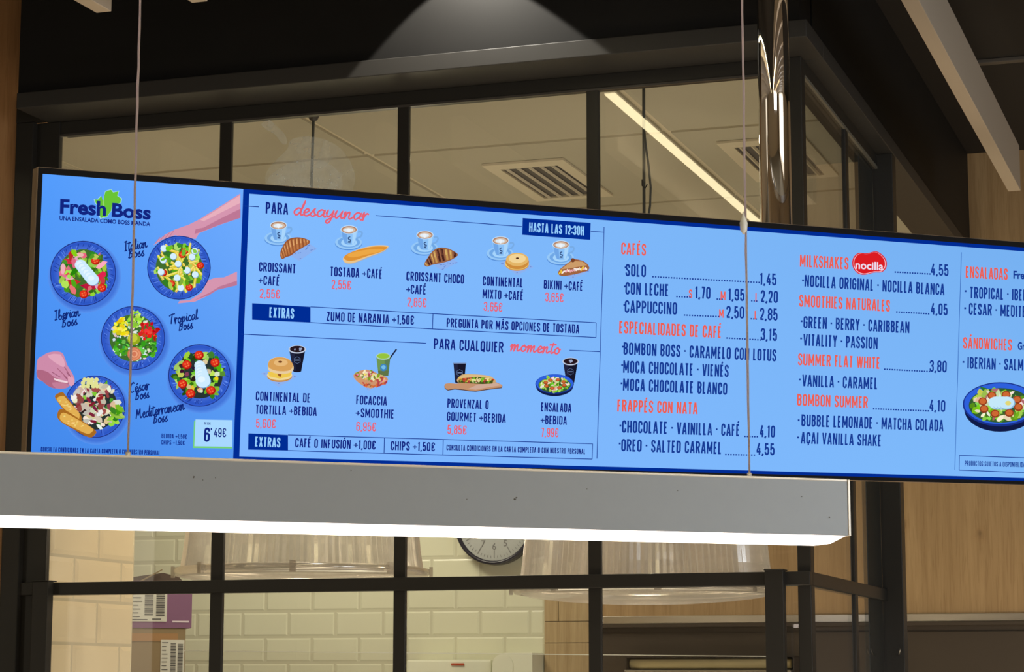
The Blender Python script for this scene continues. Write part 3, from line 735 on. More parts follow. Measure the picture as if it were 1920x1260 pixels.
# logo leaf
T = Art(.0010)
c1 = lambda q: (60+q[0]/4.667, 310+q[1]/4.667)
leaf = [(548, 298), (575, 300), (590, 285), (606, 268), (615, 300), (628, 320), (628, 280), (640, 232), (662, 222), (690, 214), (708, 238), (755, 228), (745, 268), (778, 292), (772, 330), (740, 338), (700, 350), (690, 400), (655, 448), (600, 462), (592, 440), (590, 400), (575, 350), (556, 330)]
T.px([(c1(p)[0]+(c1(p)[0]-203)*.08, c1(p)[1]+(c1(p)[1]-380)*.05) for p in leaf], (168, 222, 232))
T.px([c1(p) for p in leaf], (106, 196, 54))
T.px([c1(p) for p in ((628, 300), (640, 440), (622, 450), (616, 320))], (148, 214, 110))
part('leaf_logo', T, M_scr, advert, 'green leaf logo')
# price tag
T = Art(.0010)
T.px([(363.4, 790), (367, 786.8), (367, 836.8), (435, 838), (434.8, 841), (361.5, 840)], (120, 210, 120))
T.px([(366.2, 786.4), (435.6, 787.8), (435.2, 837.9), (364, 836.6)], (168, 216, 255))
caps(T, 'DESDE', (382.3, 796), (394.6, 796.6), 4.6, NAVY, .17)
caps(T, '6', (381.5, 828.3), (392.5, 828.8), 27, NAVY, .15)
caps(T, "'", (394.5, 819), (397, 819), 17, NAVY, .16)
caps(T, '49\u20ac', (400.2, 819.3), (423.2, 819.8), 17, NAVY, .12)
part('price_tag', T, M_scr, advert, 'pale price tag with green edge')

# ---- pictures of the salads
rnd = random.Random(3)
def jit(col, d=18): return tuple(max(0, min(255, c+rnd.uniform(-d, d))) for c in col)
def piece(art, c, r, col, k=7, el=1.0, rot=None):
    rot = rnd.uniform(0, 6.3) if rot is None else rot
    cc, ss = math.cos(rot), math.sin(rot); P = []
    for i in range(k):
        a = 2*math.pi*i/k; q = r*rnd.uniform(.75, 1.2); x, y = q*el*math.cos(a), q*math.sin(a)/el
        P.append((c[0]+x*cc-y*ss, c[1]+x*ss+y*cc))
    art.px(P, col)
GREENS = [(116, 190, 40), (84, 158, 34), (150, 206, 70), (54, 120, 30), (180, 214, 96)]
def inside(c, rx, ry):
    a = rnd.uniform(0, 6.3); q = math.sqrt(rnd.random()); return (c[0]+rx*q*math.cos(a), c[1]+ry*q*math.sin(a))
def bowl(art, c, rx, ry, dark=False, shadow=True):
    if shadow:
        for k in range(5): art.ell((c[0]+3, c[1]+6), rx+7-k*1.6, ry+7-k*1.6, (88-k*5, 146-k*7, 238-k*5))
    art.ell(c, rx, ry, (28, 44, 120))
    art.ell(c, rx*.975, ry*.975, (50, 92, 206))
    for k in range(7):
        f = .94-.035*k; art.ell((c[0], c[1]-k*.3), rx*f, ry*f, (44+k*5, 86+k*4, 196+k*3))
    for k in range(70):                            # glaze lines of the bowl wall
        a = rnd.uniform(0, 6.3); q0, q1 = rnd.uniform(.74, .84), rnd.uniform(.86, .95)
        lit = rnd.random() < .5
        art.stroke([suv(c[0]+rx*q0*math.cos(a), c[1]+ry*q0*math.sin(a)), suv(c[0]+rx*q1*math.cos(a+.05), c[1]+ry*q1*math.sin(a+.05))], PX*.9, (96, 138, 236) if lit else (30, 56, 150))
    art.ell(c, rx*.74, ry*.74, (66, 110, 46) if not dark else (40, 52, 50))
def tomato(art, c, r):
    art.ell(c, r*1.05, r, (176, 26, 18), 18); art.ell((c[0]-.1*r, c[1]-.1*r), r*.85, r*.8, (226, 52, 30), 18)
    for k in range(4):
        a = k*1.57+.4; art.ell((c[0]+r*.4*math.cos(a), c[1]+r*.4*math.sin(a)), r*.2, r*.16, (240, 128, 70), 8)
def greens(art, c, rx, ry, n, cols=GREENS, r=(4, 8)):
    for k in range(n): piece(art, inside(c, rx, ry), rnd.uniform(*r), jit(rnd.choice(cols)), rnd.choice((5, 6, 7)), rnd.uniform(1, 1.7))
def egg_slices(art, a, b, n, r0, r1):
    for i in range(n):
        s = i/(n-1); c = (a[0]+(b[0]-a[0])*s, a[1]+(b[1]-a[1])*s); r = r0+(r1-r0)*s
        art.ell((c[0]+.8, c[1]+1.2), r*1.02, r*.92, (120, 170, 214), 20); art.ell(c, r, r*.9, (206, 236, 255), 20)
        art.ell((c[0]-r*.2, c[1]-r*.2), r*.5, r*.4, (228, 246, 255), 14)
def picture(name, art, parent, label): return part(name, art, M_scr, parent, label)
# Iberian
T = Art(.0010); c = (155.3, 512.7); bowl(T, c, 61.7, 61); greens(T, (c[0]+2, c[1]+2), 43, 44, 70)
for k in range(26):
    a = rnd.uniform(0, 6.3); q = rnd.uniform(24, 42); piece(T, (c[0]+q*math.cos(a), c[1]+q*math.sin(a)), rnd.uniform(6, 10), jit(rnd.choice([(206, 48, 70), (176, 30, 52), (226, 110, 130), (238, 168, 180)])), 6, 1.5)
for p in ((178, 489), (190, 540), (156, 552)): tomato(T, p, 8)
greens(T, c, 44, 44, 14); egg_slices(T, (150, 497), (172, 524), 6, 11, 12)
picture('salad_picture', T, advert, 'picture of salad with ham and sliced egg')
# Italian with the hands
T = Art(.0010)
SK1, SK2, SK3 = (214, 150, 176), (190, 120, 150), (232, 176, 190)
T.px([c1(p) for p in ((1820, 248), (1700, 325), (1560, 412), (1450, 480), (1370, 520), (1250, 562), (1165, 605), (1085, 668), (1060, 700), (1150, 645), (1250, 612), (1400, 640), (1430, 645), (1460, 595), (1640, 522), (1822, 460))], SK1)
T.px([c1(p) for p in ((1822, 380), (1640, 470), (1500, 545), (1430, 560), (1420, 600), (1460, 590), (1640, 520), (1822, 460))], SK2)
T.px([c1(p) for p in ((1820, 260), (1560, 425), (1470, 478), (1500, 490), (1640, 420), (1820, 330))], SK3)
for k in range(4): T.line(c1((1240-k*40, 570+k*20)), c1((1190-k*38, 640+k*14)), 1, SK2)
T.px([c1(p) for p in ((1792, 930), (1680, 980), (1600, 985), (1540, 1005), (1480, 1115), (1380, 1180), (1290, 1185), (1276, 1208), (1420, 1195), (1550, 1135), (1620, 1090), (1792, 1050))], SK1)
T.px([c1(p) for p in ((1792, 1010), (1640, 1060), (1560, 1110), (1420, 1180), (1550, 1135), (1620, 1090), (1792, 1050))], SK2)
picture('hand_picture', T, advert, 'picture of two arms holding a bowl')
T = Art(.0016); c = (334.9, 502); bowl(T, c, 59.5, 60, shadow=False); greens(T, c, 43, 43, 46)
for k in range(46):
    q = inside(c, 42, 44); a = rnd.uniform(0, 3.14); d = (9*math.cos(a), 9*math.sin(a))
    T.stroke([suv(q[0]-d[0], q[1]-d[1]), suv(q[0]+d[0], q[1]+d[1])], PX*4.2, jit((222, 200, 60), 22)); T.stroke([suv(q[0]-d[0], q[1]-d[1]-.8), suv(q[0]+d[0], q[1]+d[1]-.8)], PX*1.6, (246, 232, 130))
for p in ((345, 471), (374, 498), (320, 532), (353, 539), (305, 512), (340, 478)): tomato(T, p, 6.5)
for p in ((323, 481), (358, 482), (332, 495), (304, 488), (300, 510), (349, 507), (364, 515), (330, 521), (337, 540), (305, 466), (363, 471)):
    T.ell((p[0]+.8, p[1]+1), 6.2, 6.2, (120, 160, 190), 16); T.ell(p, 6, 6, (214, 240, 255), 16)
greens(T, c, 42, 42, 12, r=(3, 6))
picture('salad_picture', T, advert, 'picture of pasta salad with mozzarella balls')
# Tropical
T = Art(.0010); c = (249, 634); bowl(T, c, 60, 60)
for k in range(90): piece(T, inside((c[0], c[1]), 43, 43), rnd.uniform(2, 4), jit((214, 220, 214), 30), 5)
for (p, r, n, cs) in (((229, 613), 17, 40, [(238, 226, 30), (226, 206, 20), (250, 240, 80)]), ((252, 599), 15, 34, [(170, 220, 60), (140, 200, 50), (196, 232, 110)]), ((277, 622), 18, 40, [(222, 34, 30), (190, 18, 22), (240, 70, 50)]),
                      ((227, 652), 14, 34, [(70, 160, 40), (110, 200, 60), (46, 120, 30)]), ((274, 654), 17, 40, [(70, 160, 40), (110, 200, 60), (46, 120, 30)])):
    for k in range(n): piece(T, inside(p, r, r), rnd.uniform(2.5, 5), jit(rnd.choice(cs)), 6, rnd.uniform(1, 1.5))
T.ell((249, 636), 12, 11, (150, 170, 30), 22); T.ell((247, 634), 9, 8, (196, 204, 60), 20)
for k in range(5): T.ell((250, 664), 13-2.2*k, 13-2.2*k, [(206, 116, 80), (230, 150, 110), (214, 128, 92), (238, 168, 130), (210, 120, 88)][k], 22)
picture('salad_picture', T, advert, 'picture of colourful salad with fruit and seeds')
# Mediterranean
T = Art(.0010); c = (373.6, 704); bowl(T, c, 58.4, 58.4, True); greens(T, c, 45, 44, 80, GREENS+[(30, 60, 24), (40, 84, 30)])
for k in range(22): piece(T, inside(c, 42, 42), rnd.uniform(3, 6), jit(rnd.choice([(222, 196, 150), (232, 214, 180), (230, 200, 40), (50, 30, 40), (120, 60, 70)])), 6)
for p in ((372, 666), (402, 680), (349, 684), (341, 720), (356, 738), (394, 732)): tomato(T, p, 8.5)
egg_slices(T, (373, 685), (379, 714), 6, 10, 14)
picture('salad_picture', T, advert, 'picture of salad with cherry tomatoes and egg')
# Cesar
c2 = lambda q: (60+q[0]/4.065, 560+q[1]/4.065)
T = Art(.0010); c = (177.5, 762.5); bowl(T, c, 57, 58.5, True)
greens(T, c, 46, 46, 40, GREENS+[(40, 30, 30), (60, 34, 36)])
for k in range(95): piece(T, inside((c[0]-2, c[1]-2), 44, 46), rnd.uniform(4, 8), jit(rnd.choice([(232, 226, 200), (212, 206, 186), (244, 240, 222), (222, 196, 150), (150, 70, 70), (196, 186, 170)]), 12), 6, 1.3)
for k in range(10): piece(T, inside((c[0]-4, c[1]-6), 34, 34), rnd.uniform(3, 6), jit((140, 44, 50), 16), 6, 1.6)
greens(T, (217, 775), 9, 16, 16)
for k in range(12): T.ell((156+8*(k % 4)+rnd.uniform(-2, 2), 712+6*(k//4)), 4.2, 4.2, (226, 226, 150), 12)
for pl in (((168, 742), (225, 712), (260, 750), (330, 840), (372, 900), (350, 960), (240, 850), (200, 800)), ((188, 905), (198, 852), (240, 845), (360, 920), (474, 1000), (478, 1030), (430, 1058), (320, 1000), (230, 950))):
    T.px([c2(p) for p in pl], (168, 106, 34), 3); cx = sum(p[0] for p in pl)/len(pl); cy = sum(p[1] for p in pl)/len(pl)
    T.px([c2((cx+(p[0]-cx)*.86, cy+(p[1]-cy)*.74)) for p in pl], (226, 176, 84), 3)
    for k in range(16):
        s = rnd.random(); i = rnd.randrange(len(pl)); p = (cx+(pl[i][0]-cx)*s*.7, cy+(pl[i][1]-cy)*s*.6); T.ell(c2(p), 2, 1.2, jit((240, 206, 120), 12), 8)
picture('salad_picture', T, advert, 'picture of chicken salad with two bread sticks')
T = Art(.0017)
hand = [(38, 470), (75, 438), (120, 412), (180, 402), (225, 412), (245, 445), (268, 510), (300, 560), (322, 610), (318, 650), (292, 668), (272, 648), (240, 676), (170, 684), (120, 665), (78, 630), (36, 598)]
T.px([c2(p) for p in hand], (206, 140, 170), 3)
T.px([c2(p) for p in ((40, 540), (120, 560), (170, 600), (280, 640), (240, 676), (170, 684), (120, 665), (78, 630), (38, 598))], (176, 104, 130), 2)
T.px([c2(p) for p in ((165, 605), (215, 618), (270, 632), (270, 645), (200, 632), (165, 618))], (240, 214, 220))
T.px([c2(p) for p in ((120, 430), (215, 425), (250, 500), (230, 520), (150, 470))], (226, 168, 190), 2)
for a, b in (((262, 560), (316, 640)), ((240, 585), (300, 655)), ((150, 560), (215, 600))): T.line(c2(a), c2(b), 1.1, (150, 84, 112))
T.px([c2(p) for p in ((270, 600), (300, 590), (322, 625), (316, 655), (292, 668), (276, 640))], (224, 160, 184), 2); T.px([c2(p) for p in ((150, 640), (230, 640), (285, 662), (250, 684), (180, 684))], (196, 126, 152), 2)
T.line(c2((245, 520)), c2((295, 600)), 1.2, (160, 92, 118)); T.line(c2((190, 530)), c2((270, 610)), 1.2, (170, 100, 126))
picture('hand_picture', T, advert, 'picture of a hand picking from the salad')

# ---- breakfast lettering
T = Art(.0012)
caps(T, 'PARA', (497.5, 400.6), (539.6, 403.2), 22, NAVY)
script(T, 'desayunar', (549, 402.5), (689, 413.5), 11.5, PINK, 2.9)
for a, b in (((458, 386.4), (485, 388)), ((703.6, 404.3), (978, 425)), ((1106.7, 434), (1131.3, 435.7)), ((451, 626.4), (798.3, 643.7)), ((1066.8, 656.8), (1124.5, 659.6)), ((1131.8, 425.6), (1118.3, 860))): T.line(a, b, 1.3, NAVY2)
T.px([(979.3, 408.9), (1106.7, 418.2), (1105.8, 450), (978.2, 440.4)], BLUE)
caps(T, 'HASTA LAS 12:30H', (991, 434.9), (1093.9, 442), 18, PALE)
for s, a, b, h in (('CROISSANT', (484.4, 509), (553.4, 513), 17.8), ('+CAF\u00c9', (483.7, 533.6), (523, 536.4), 17.3), ('TOSTADA +CAF\u00c9', (617.7, 518), (715.3, 523.2), 18), ('CROISSANT CHOCO', (760.4, 526.4), (868.4, 532.4), 17.6),
                   ('+CAF\u00c9', (760, 550.6), (797.4, 552.8), 17.3), ('CONTINENTAL', (903.3, 535.4), (978.6, 539.4), 17.6), ('MIXTO +CAF\u00c9', (902.7, 559.8), (979, 563.8), 17.3), ('BIKINI +CAF\u00c9', (1017.3, 542), (1090.4, 546.2), 17.2),
                   ('ZUMO DE NARANJA +1,50\u20ac', (610.3, 602.2), (773.8, 609.4), 17.8), ('PREGUNTA POR M\u00c1S OPCIONES DE TOSTADA', (835, 613.8), (1082.9, 625.6), 17.2),
                   ('PARA CUALQUIER', (810.3, 655), (940.7, 661.2), 20.4), ('CONTINENTAL DE', (476.9, 751.2), (579, 755), 17.4), ('TORTILLA +BEBIDA', (476.4, 776), (590.8, 780.2), 17.2), ('FOCACCIA', (664.6, 758.2), (722, 760.6), 17.2),
                   ('+SMOOTHIE', (664, 782), (735.4, 785), 17), ('PROVENZAL O', (835, 764.4), (912.2, 767.4), 17), ('GOURMET +BEBIDA', (834, 789), (944, 793), 17), ('ENSALADA', (1010, 771.2), (1066.6, 773.4), 17), ('+BEBIDA', (1009.4, 795.2), (1058, 797), 16.6),
                   ('CAF\u00c9 O INFUSI\u00d3N +1,00\u20ac', (549.7, 838.4), (699.9, 843), 17.2), ('CHIPS +1,50\u20ac', (728.2, 843.8), (810.7, 846.2), 17), ('CONSULTA CONDICIONES EN LA CARTA COMPLETA O CON NUESTRO PERSONAL', (832.6, 844), (1091.6, 851.4), 10.6)):
    caps(T, s, a, b, h, NAVY)
for s, a, b in (('2,55\u20ac', (482.4, 559), (520.2, 561)), ('2,55\u20ac', (616.6, 542), (653.2, 544.2)), ('2,85\u20ac', (758, 575), (794, 577.2)), ('3,65\u20ac', (901, 583.4), (935.8, 585.6)), ('3,65\u20ac', (1016, 565.8), (1050.2, 567.8)),
                ('5,60\u20ac', (475, 801.6), (512, 803.2)), ('6,95\u20ac', (662.6, 807.6), (699.5, 809)), ('5,85\u20ac', (833, 813.4), (868.6, 814.8)), ('7,99\u20ac', (1008, 818.8), (1040.6, 819.8))):
    caps(T, s, a, b, 17, PINK, .125)
script(T, 'momento', (950, 657), (1043, 664), 10.5, PINK, 2.9)
for tl, tr, br, bl in (((468.1, 569.2), (577, 576), (577, 605.5), (468, 600.2)), ((461, 812.2), (535, 815.4), (535, 844.6), (460.4, 842.8))): T.px([tl, tr, br, bl], BLUE)
caps(T, 'EXTRAS', (499.9, 596), (546, 598.4), 19.5, PALE); caps(T, 'EXTRAS', (473.2, 837), (520.2, 838.8), 18.6, PALE)
for P in (((577, 576), (1111, 605.8)), ((577, 605.5), (1110.6, 633.3)), ((1111, 605.8), (1110.6, 633.3)), ((806, 588.4), (805, 616.9)), ((535, 815.4), (1104.3, 831.8)), ((535, 844.6), (1103.3, 860.6)), ((1104.3, 831.8), (1103.3, 860.6)), ((715, 820.5), (714.3, 849.4)), ((825, 823.8), (824.3, 852.6))):
    T.line(P[0], P[1], 1.3, NAVY2)
part('breakfast_lettering', T, M_scr, menu, 'dark blue and pink breakfast lettering')

# ---- drinks lettering
T = Art(.0012)
D = NAVY2
for s, a, b, h, c in (
  ('CAF\u00c9S', (1163.8, 477), (1210.3, 479.8), 22.4, CORAL), ('SOLO', (1171.8, 518), (1210.2, 519.8), 23.2, D), ('1,45', (1423.4, 534), (1454.6, 535.6), 22.6, D), ('CON LECHE', (1171.4, 552.2), (1252.8, 556), 23.4, D),
  ('S', (1290.3, 559), (1296.6, 559.3), 16.4, CORAL), ('1,70', (1301.7, 559.6), (1330.8, 561), 23, D), ('M', (1349.7, 562.5), (1359, 563), 16.4, CORAL), ('1,95', (1363.8, 563.4), (1394.4, 564.8), 23, D), ('L', (1415, 565.8), (1420, 566), 16.4, CORAL), ('2,20', (1424.8, 566.8), (1457.2, 568.4), 23, D),
  ('CAPPUCCINO', (1169.9, 586.4), (1268, 590.4), 23.6, D), ('M', (1346.7, 596), (1355.4, 596.3), 16.4, CORAL), ('2,50', (1360, 596.2), (1393.6, 597.8), 23, D), ('L', (1413.2, 599), (1418.6, 599.2), 16.4, CORAL), ('2,85', (1422.9, 600), (1456.2, 601.6), 23, D),
  ('ESPECIALIDADES DE CAF\u00c9', (1159.2, 625), (1350.6, 634.4), 23.4, CORAL), ('3,15', (1424, 638.2), (1454.6, 639.8), 23, D), ('BOMBON BOSS \u00b7 CARAMELO CON LOTUS', (1166.9, 665), (1452.8, 678), 23.4, D),
  ('MOCA CHOCOLATE \u00b7 VIEN\u00c9S', (1165.7, 699.2), (1363.2, 707.2), 23.4, D), ('MOCA CHOCOLATE BLANCO', (1165, 732.6), (1360.2, 740.6), 23.4, D), ('FRAPP\u00c9S CON NATA', (1154.3, 771.8), (1304.4, 777), 23, CORAL),
  ('CHOCOLATE \u00b7 VAINILLA \u00b7 CAF\u00c9', (1162.7, 811.2), (1383, 818), 23.4, D), ('4,10', (1420, 819.6), (1449, 820.6), 22.8, D), ('OREO \u00b7 SALTED CARAMEL', (1161, 846), (1348.8, 851.6), 23.4, D), ('4,55', (1413.3, 852.8), (1447.8, 853.8), 22.8, D),
  ('MILKSHAKES', (1495, 500.8), (1586, 506), 23, CORAL), ('4,55', (1739.8, 516.4), (1773.2, 518.4), 22, D), ('NOCILLA ORIGINAL \u00b7 NOCILLA BLANCA', (1503.6, 538), (1765, 554.4), 22.4, D), ('SMOOTHIES NATURALES', (1493, 575.4), (1662.6, 585), 22.6, CORAL), ('4,05', (1738.7, 590.2), (1770.6, 592), 22, D),
  ('GREEN \u00b7 BERRY \u00b7 CARIBBEAN', (1500.6, 615.6), (1698.6, 625.4), 22.6, D), ('VITALITY \u00b7 PASSION', (1499.9, 648.6), (1639, 655), 22.6, D), ('SUMMER FLAT WHITE', (1489.8, 685), (1643, 692), 22.4, CORAL), ('3,80', (1735.7, 697.3), (1767.6, 698.8), 22, D),
  ('VANILLA \u00b7 CARAMEL', (1497.2, 724.6), (1638.2, 730.4), 22.4, D), ('BOMBON SUMMER', (1487.5, 760.8), (1619.6, 765.6), 22.4, CORAL), ('4,10', (1734.2, 771), (1764.2, 772.4), 22, D), ('BUBBLE LEMONADE \u00b7 MATCHA COLADA', (1495, 799.2), (1760.2, 808.8), 22.4, D), ('A\u00c7AI VANILLA SHAKE', (1493.5, 831.6), (1643.8, 836.8), 22.2, D)):
    caps(T, s, a, b, h, c)
for a, b, n in (((1214.5, 519.6), (1417.5, 530.6), 41), ((1259, 556.8), (1288, 558), 6), ((1334.5, 561.5), (1348, 562), 3), ((1399, 564.8), (1412.6, 565.4), 3), ((1273, 591.3), (1341.5, 594.4), 14), ((1398, 598.2), (1411.6, 599), 3), ((1352.4, 634), (1419.5, 638), 14), ((1386, 818), (1413.5, 818.7), 6), ((1350, 851.8), (1408, 853), 12),
                ((1667, 511), (1736, 514.8), 15), ((1669.6, 585.4), (1733.5, 589.2), 14), ((1647, 692.4), (1735, 697), 19), ((1626, 766.4), (1732.6, 770.4), 23)):
    dots(T, a, b, n, 1.35, D)
for x, y in ((1164.4, 502.5), (1163, 538), (1162, 572.4), (1159.2, 650.5), (1158, 684.8), (1157, 719), (1154.7, 798), (1153.5, 831.4), (1496, 526.6), (1493.4, 603), (1492.4, 635), (1490, 711.6), (1487.9, 787.8), (1486.8, 819.9)): bullet(T, x, y, D)
T.line((1792, 474.3), (1779.6, 880.3), 1.4, (62, 112, 190))
part('drinks_lettering', T, M_scr, menu, 'blue and coral drinks lettering')
T = Art(.0012)
c8 = lambda q: (1470+q[0]/2.68, 440+q[1]/2.68)
lob = [(345, 118), (372, 92), (405, 94), (430, 90), (462, 84), (492, 102), (512, 130), (512, 165), (490, 188), (455, 190), (430, 196), (395, 202), (362, 190), (342, 158)]
T.px([c8(p) for p in lob], (222, 34, 40), 4)
T.px([c8((427+(p[0]-427)*.93, 150+(p[1]-150)*.93)) for p in lob], (240, 200, 214), 4); T.px([c8((427+(p[0]-427)*.89, 145+(p[1]-146)*.9)) for p in lob], (220, 28, 34), 4)
sans(T, 'nocilla', (1603, 503.6), (1655.4, 506.8), 14.5, (236, 222, 240), .022, 'l')
part('round_logo', T, M_scr, menu, 'red cloud-shaped logo')
# ---- salads column
T = Art(.0012)
caps(T, 'ENSALADAS', (1809.6, 521), (1888.3, 525.2), 22, CORAL)
sans(T, 'Fre', (1899, 522), (1919.8, 523), 14.5, D, .03, 'F', 'Fresh')
caps(T, 'TROPICAL', (1817, 559.4), (1880.6, 562.6), 22, D, .148, 'TROPICAL \u00b7 IBERIAN'); caps(T, 'CESAR', (1815, 590), (1858.2, 592.2), 22, D, .148, 'CESAR \u00b7 MEDITERRANEAN')
part('salads_lettering', T, M_scr, menu, 'blue and coral salad lettering'); T = Art(.0012)
caps(T, 'S\u00c1NDWICHES', (1804.7, 653.4), (1896.2, 657.4), 21.6, CORAL)
sans(T, 'Gr', (1907, 655.3), (1921, 655.8), 14.5, D, .03, 'G')
caps(T, 'IBERIAN', (1812.5, 691), (1865.6, 693.2), 22, D, .148, 'IBERIAN \u00b7 SALM\u00d3N')
bullet(T, 1805, 678.8, D)
part('sandwich_lettering', T, M_scr, menu, 'blue and coral sandwich lettering'); T = Art(.0012)
for x, y in ((1809.6, 546), (1808.8, 578)): bullet(T, x, y, D)
T.line((1798, 854), (1960, 860), 1.4, D); T.line((1797.5, 881.3), (1960, 887.6), 1.4, D); T.line((1798, 854), (1797.5, 881.3), 1.4, D)
caps(T, 'PRODUCTOS SUJETOS A DISPONIBILIDA', (1808, 873), (1920.5, 876), 9.2, D, .15, 'PRODUCTOS SUJETOS A DISPONIBILIDAD')
part('notice_box', T, M_scr, menu, 'dark blue boxed small print')

# ---- pictures of the breakfasts
def cup(c):                                        # c is the centre of the rim in pixels
    T = Art(.0010); x, y = c; q = lambda a, b: (x+a/4.344, y+b/4.344)
    T.ell(q(-4, 112), 25.5, 13, (84, 140, 214)); T.ell(q(-4, 105), 25.2, 12.8, (150, 200, 248)); T.ell(q(-2, 103), 21, 10, (112, 168, 230)); T.ell(q(0, 106), 15, 7.5, (166, 212, 252))
    P = spline([q(64, 20), q(95, 18), q(106, 32), q(92, 58), q(58, 72)], 6, False); T.stroke([suv(*p) for p in P], PX*3, (120, 172, 230))
    T.px([q(-66, 2), q(66, 2), q(58, 60), q(38, 118), q(-32, 118), q(-54, 62)], (140, 194, 248), 3); T.px([q(-62, 10), q(-20, 25), q(-12, 118), q(-32, 118), q(-54, 62)], (112, 166, 230)); T.px([q(30, 25), q(62, 12), q(56, 60), q(38, 116), q(24, 118)], (170, 214, 252))
    T.ell(q(0, 0), 16, 8, (196, 226, 250)); T.ell(q(0, 1), 14.4, 6.9, (176, 124, 96)); T.ell(q(0, 3), 12, 5.4, (214, 190, 168)); T.ell(q(-4, 4), 8.5, 3.6, (224, 236, 246)); T.px([q(-10, -12), q(12, -4), q(2, 24), q(-14, 10)], (238, 244, 250), 3)
    P = spline([q(10, 58), q(-6, 66), q(-2, 80), q(12, 84), q(6, 98), q(-8, 96)], 5, False); T.stroke([suv(*p) for p in P], PX*1.7, (44, 70, 120))
    T.px([q(-10, 102), q(14, 104), q(14, 110), q(-10, 108)], (60, 90, 140))
    return T
c3 = lambda p: (440+p[0]/4.344, 350+p[1]/4.344); c4 = lambda p: (780+p[0]/4.5, 380+p[1]/4.5); c5 = lambda p: (440+p[0]/4.667, 620+p[1]/4.667); c6 = lambda p: (780+p[0]/4.847, 630+p[1]/4.847)
for c in ((521.7, 422.5), (654, 430.6), (796.2, 440.6), (938, 451.2), (1051.2, 458.9)):
    picture('cup_picture', cup(c), menu, 'picture of a white coffee cup on its saucer')
def napkin(T, P):
    T.px(P, (140, 178, 240)); x = sum(p[0] for p in P)/len(P); y = sum(p[1] for p in P)/len(P)
    for k in range(14):
        p = P[rnd.randrange(len(P))]; s = rnd.uniform(.2, .9); T.ell((x+(p[0]-x)*s, y+(p[1]-y)*s), 1.6, .9, (104, 138, 210), 6)
def croissant(f, P, cols, dark):
    T = Art(.0016); T.px([f(p) for p in P], cols[0], 3)
    n = len(P)//2; A = P[:n]; B = P[::-1][:n]
    for i in range(n-1):
        for j in range(2):
            s0, s1 = (j*.5+.08), (j*.5+.36)
            l = lambda a, b, s: (a[0]+(b[0]-a[0])*s, a[1]+(b[1]-a[1])*s)
            a0, a1 = l(A[i], A[i+1], s0), l(A[i], A[i+1], s1); b0, b1 = l(B[i], B[i+1], s0), l(B[i], B[i+1], s1)
            mid = lambda a, b: l(a, b, .5)
            T.px([f(l(a0, b0, .06)), f(l(a1, b1, .06)), f(l(a1, b1, .9)), f(l(a0, b0, .9))], cols[1] if not (dark and (i+j) % 2) else (70, 34, 30))
            T.px([f(l(a0, b0, .12)), f(l(l(a0, a1, .6), l(b0, b1, .6), .12)), f(l(l(a0, a1, .6), l(b0, b1, .6), .5)), f(l(a0, b0, .5))], cols[2] if not (dark and (i+j) % 2) else (104, 60, 46))
    return T
T = Art(.0013); napkin(T, [c3(p) for p in ((440, 555), (610, 468), (668, 505), (522, 606))]); picture('napkin_picture', T, menu, 'picture of a printed paper napkin')
picture('croissant_picture', croissant(c3, [(366, 545), (392, 480), (430, 432), (490, 414), (550, 418), (606, 440), (602, 466), (560, 492), (500, 528), (455, 562), (415, 575), (382, 590)], [(150, 84, 48), (190, 120, 70), (222, 166, 108)], False), menu, 'picture of a golden croissant')
T = Art(.0013)
br = [(878, 592), (900, 560), (960, 528), (1060, 494), (1150, 478), (1236, 480), (1246, 496), (1190, 535), (1080, 575), (970, 620), (905, 622)]
T.px([c3((p[0]+4, p[1]+6)) for p in br], (156, 176, 206), 3); T.px([c3(p) for p in br], (232, 196, 140), 3)
T.px([c3((1060+(p[0]-1060)*.95, 545+(p[1]-545)*.8-4)) for p in br], (222, 146, 52), 3); T.px([c3((1060+(p[0]-1060)*.8, 545+(p[1]-545)*.45-6)) for p in br], (236, 168, 70), 3)
picture('toast_picture', T, menu, 'picture of a long toasted bread half')
T = Art(.0013); napkin(T, [c4(p) for p in ((150, 530), (300, 470), (352, 505), (215, 572))]); picture('napkin_picture', T, menu, 'picture of a printed paper napkin')
picture('croissant_picture', croissant(c4, [(66, 520), (95, 465), (135, 412), (190, 380), (270, 388), (345, 430), (340, 455), (280, 490), (220, 508), (160, 520), (125, 528), (90, 540)], [(150, 96, 66), (196, 150, 84), (216, 178, 104)], True), menu, 'picture of a chocolate striped croissant')
T = Art(.0013); napkin(T, [c4(p) for p in ((705, 510), (850, 440), (988, 545), (850, 612))]); picture('napkin_picture', T, menu, 'picture of a printed paper napkin')
T = Art(.0017); T.ell(c4((848, 520)), 22.5, 12.5, (206, 150, 80)); T.ell(c4((848, 512)), 22.5, 12, (240, 208, 120)); T.ell(c4((850, 500)), 22, 14, (206, 140, 60)); T.ell(c4((850, 480)), 21, 12.5, (228, 182, 104)); T.ell(c4((850, 472)), 16, 8.5, (242, 212, 150)); T.ell(c4((851, 470)), 3, 1.8, (80, 44, 24), 12)
picture('bagel_picture', T, menu, 'picture of a round golden roll')
T = Art(.0013); napkin(T, [c4(p) for p in ((1230, 600), (1380, 530), (1470, 575), (1310, 645))]); picture('napkin_picture', T, menu, 'picture of a printed paper napkin')
T = Art(.0017)
T.px([c4(p) for p in ((1195, 602), (1212, 560), (1310, 486), (1330, 476), (1405, 492), (1450, 530), (1446, 575), (1300, 612), (1230, 620))], (160, 100, 64), 2); T.px([c4(p) for p in ((1215, 565), (1312, 492), (1400, 498), (1440, 528), (1330, 548))], (204, 156, 106))
for k in range(16): piece(T, c4((1205+k*15, 592-k*2.6+rnd.uniform(-8, 8))), rnd.uniform(1.8, 3.2), rnd.choice([(246, 232, 226), (238, 196, 60), (236, 170, 180), (250, 240, 220)]), 6, 1.5)
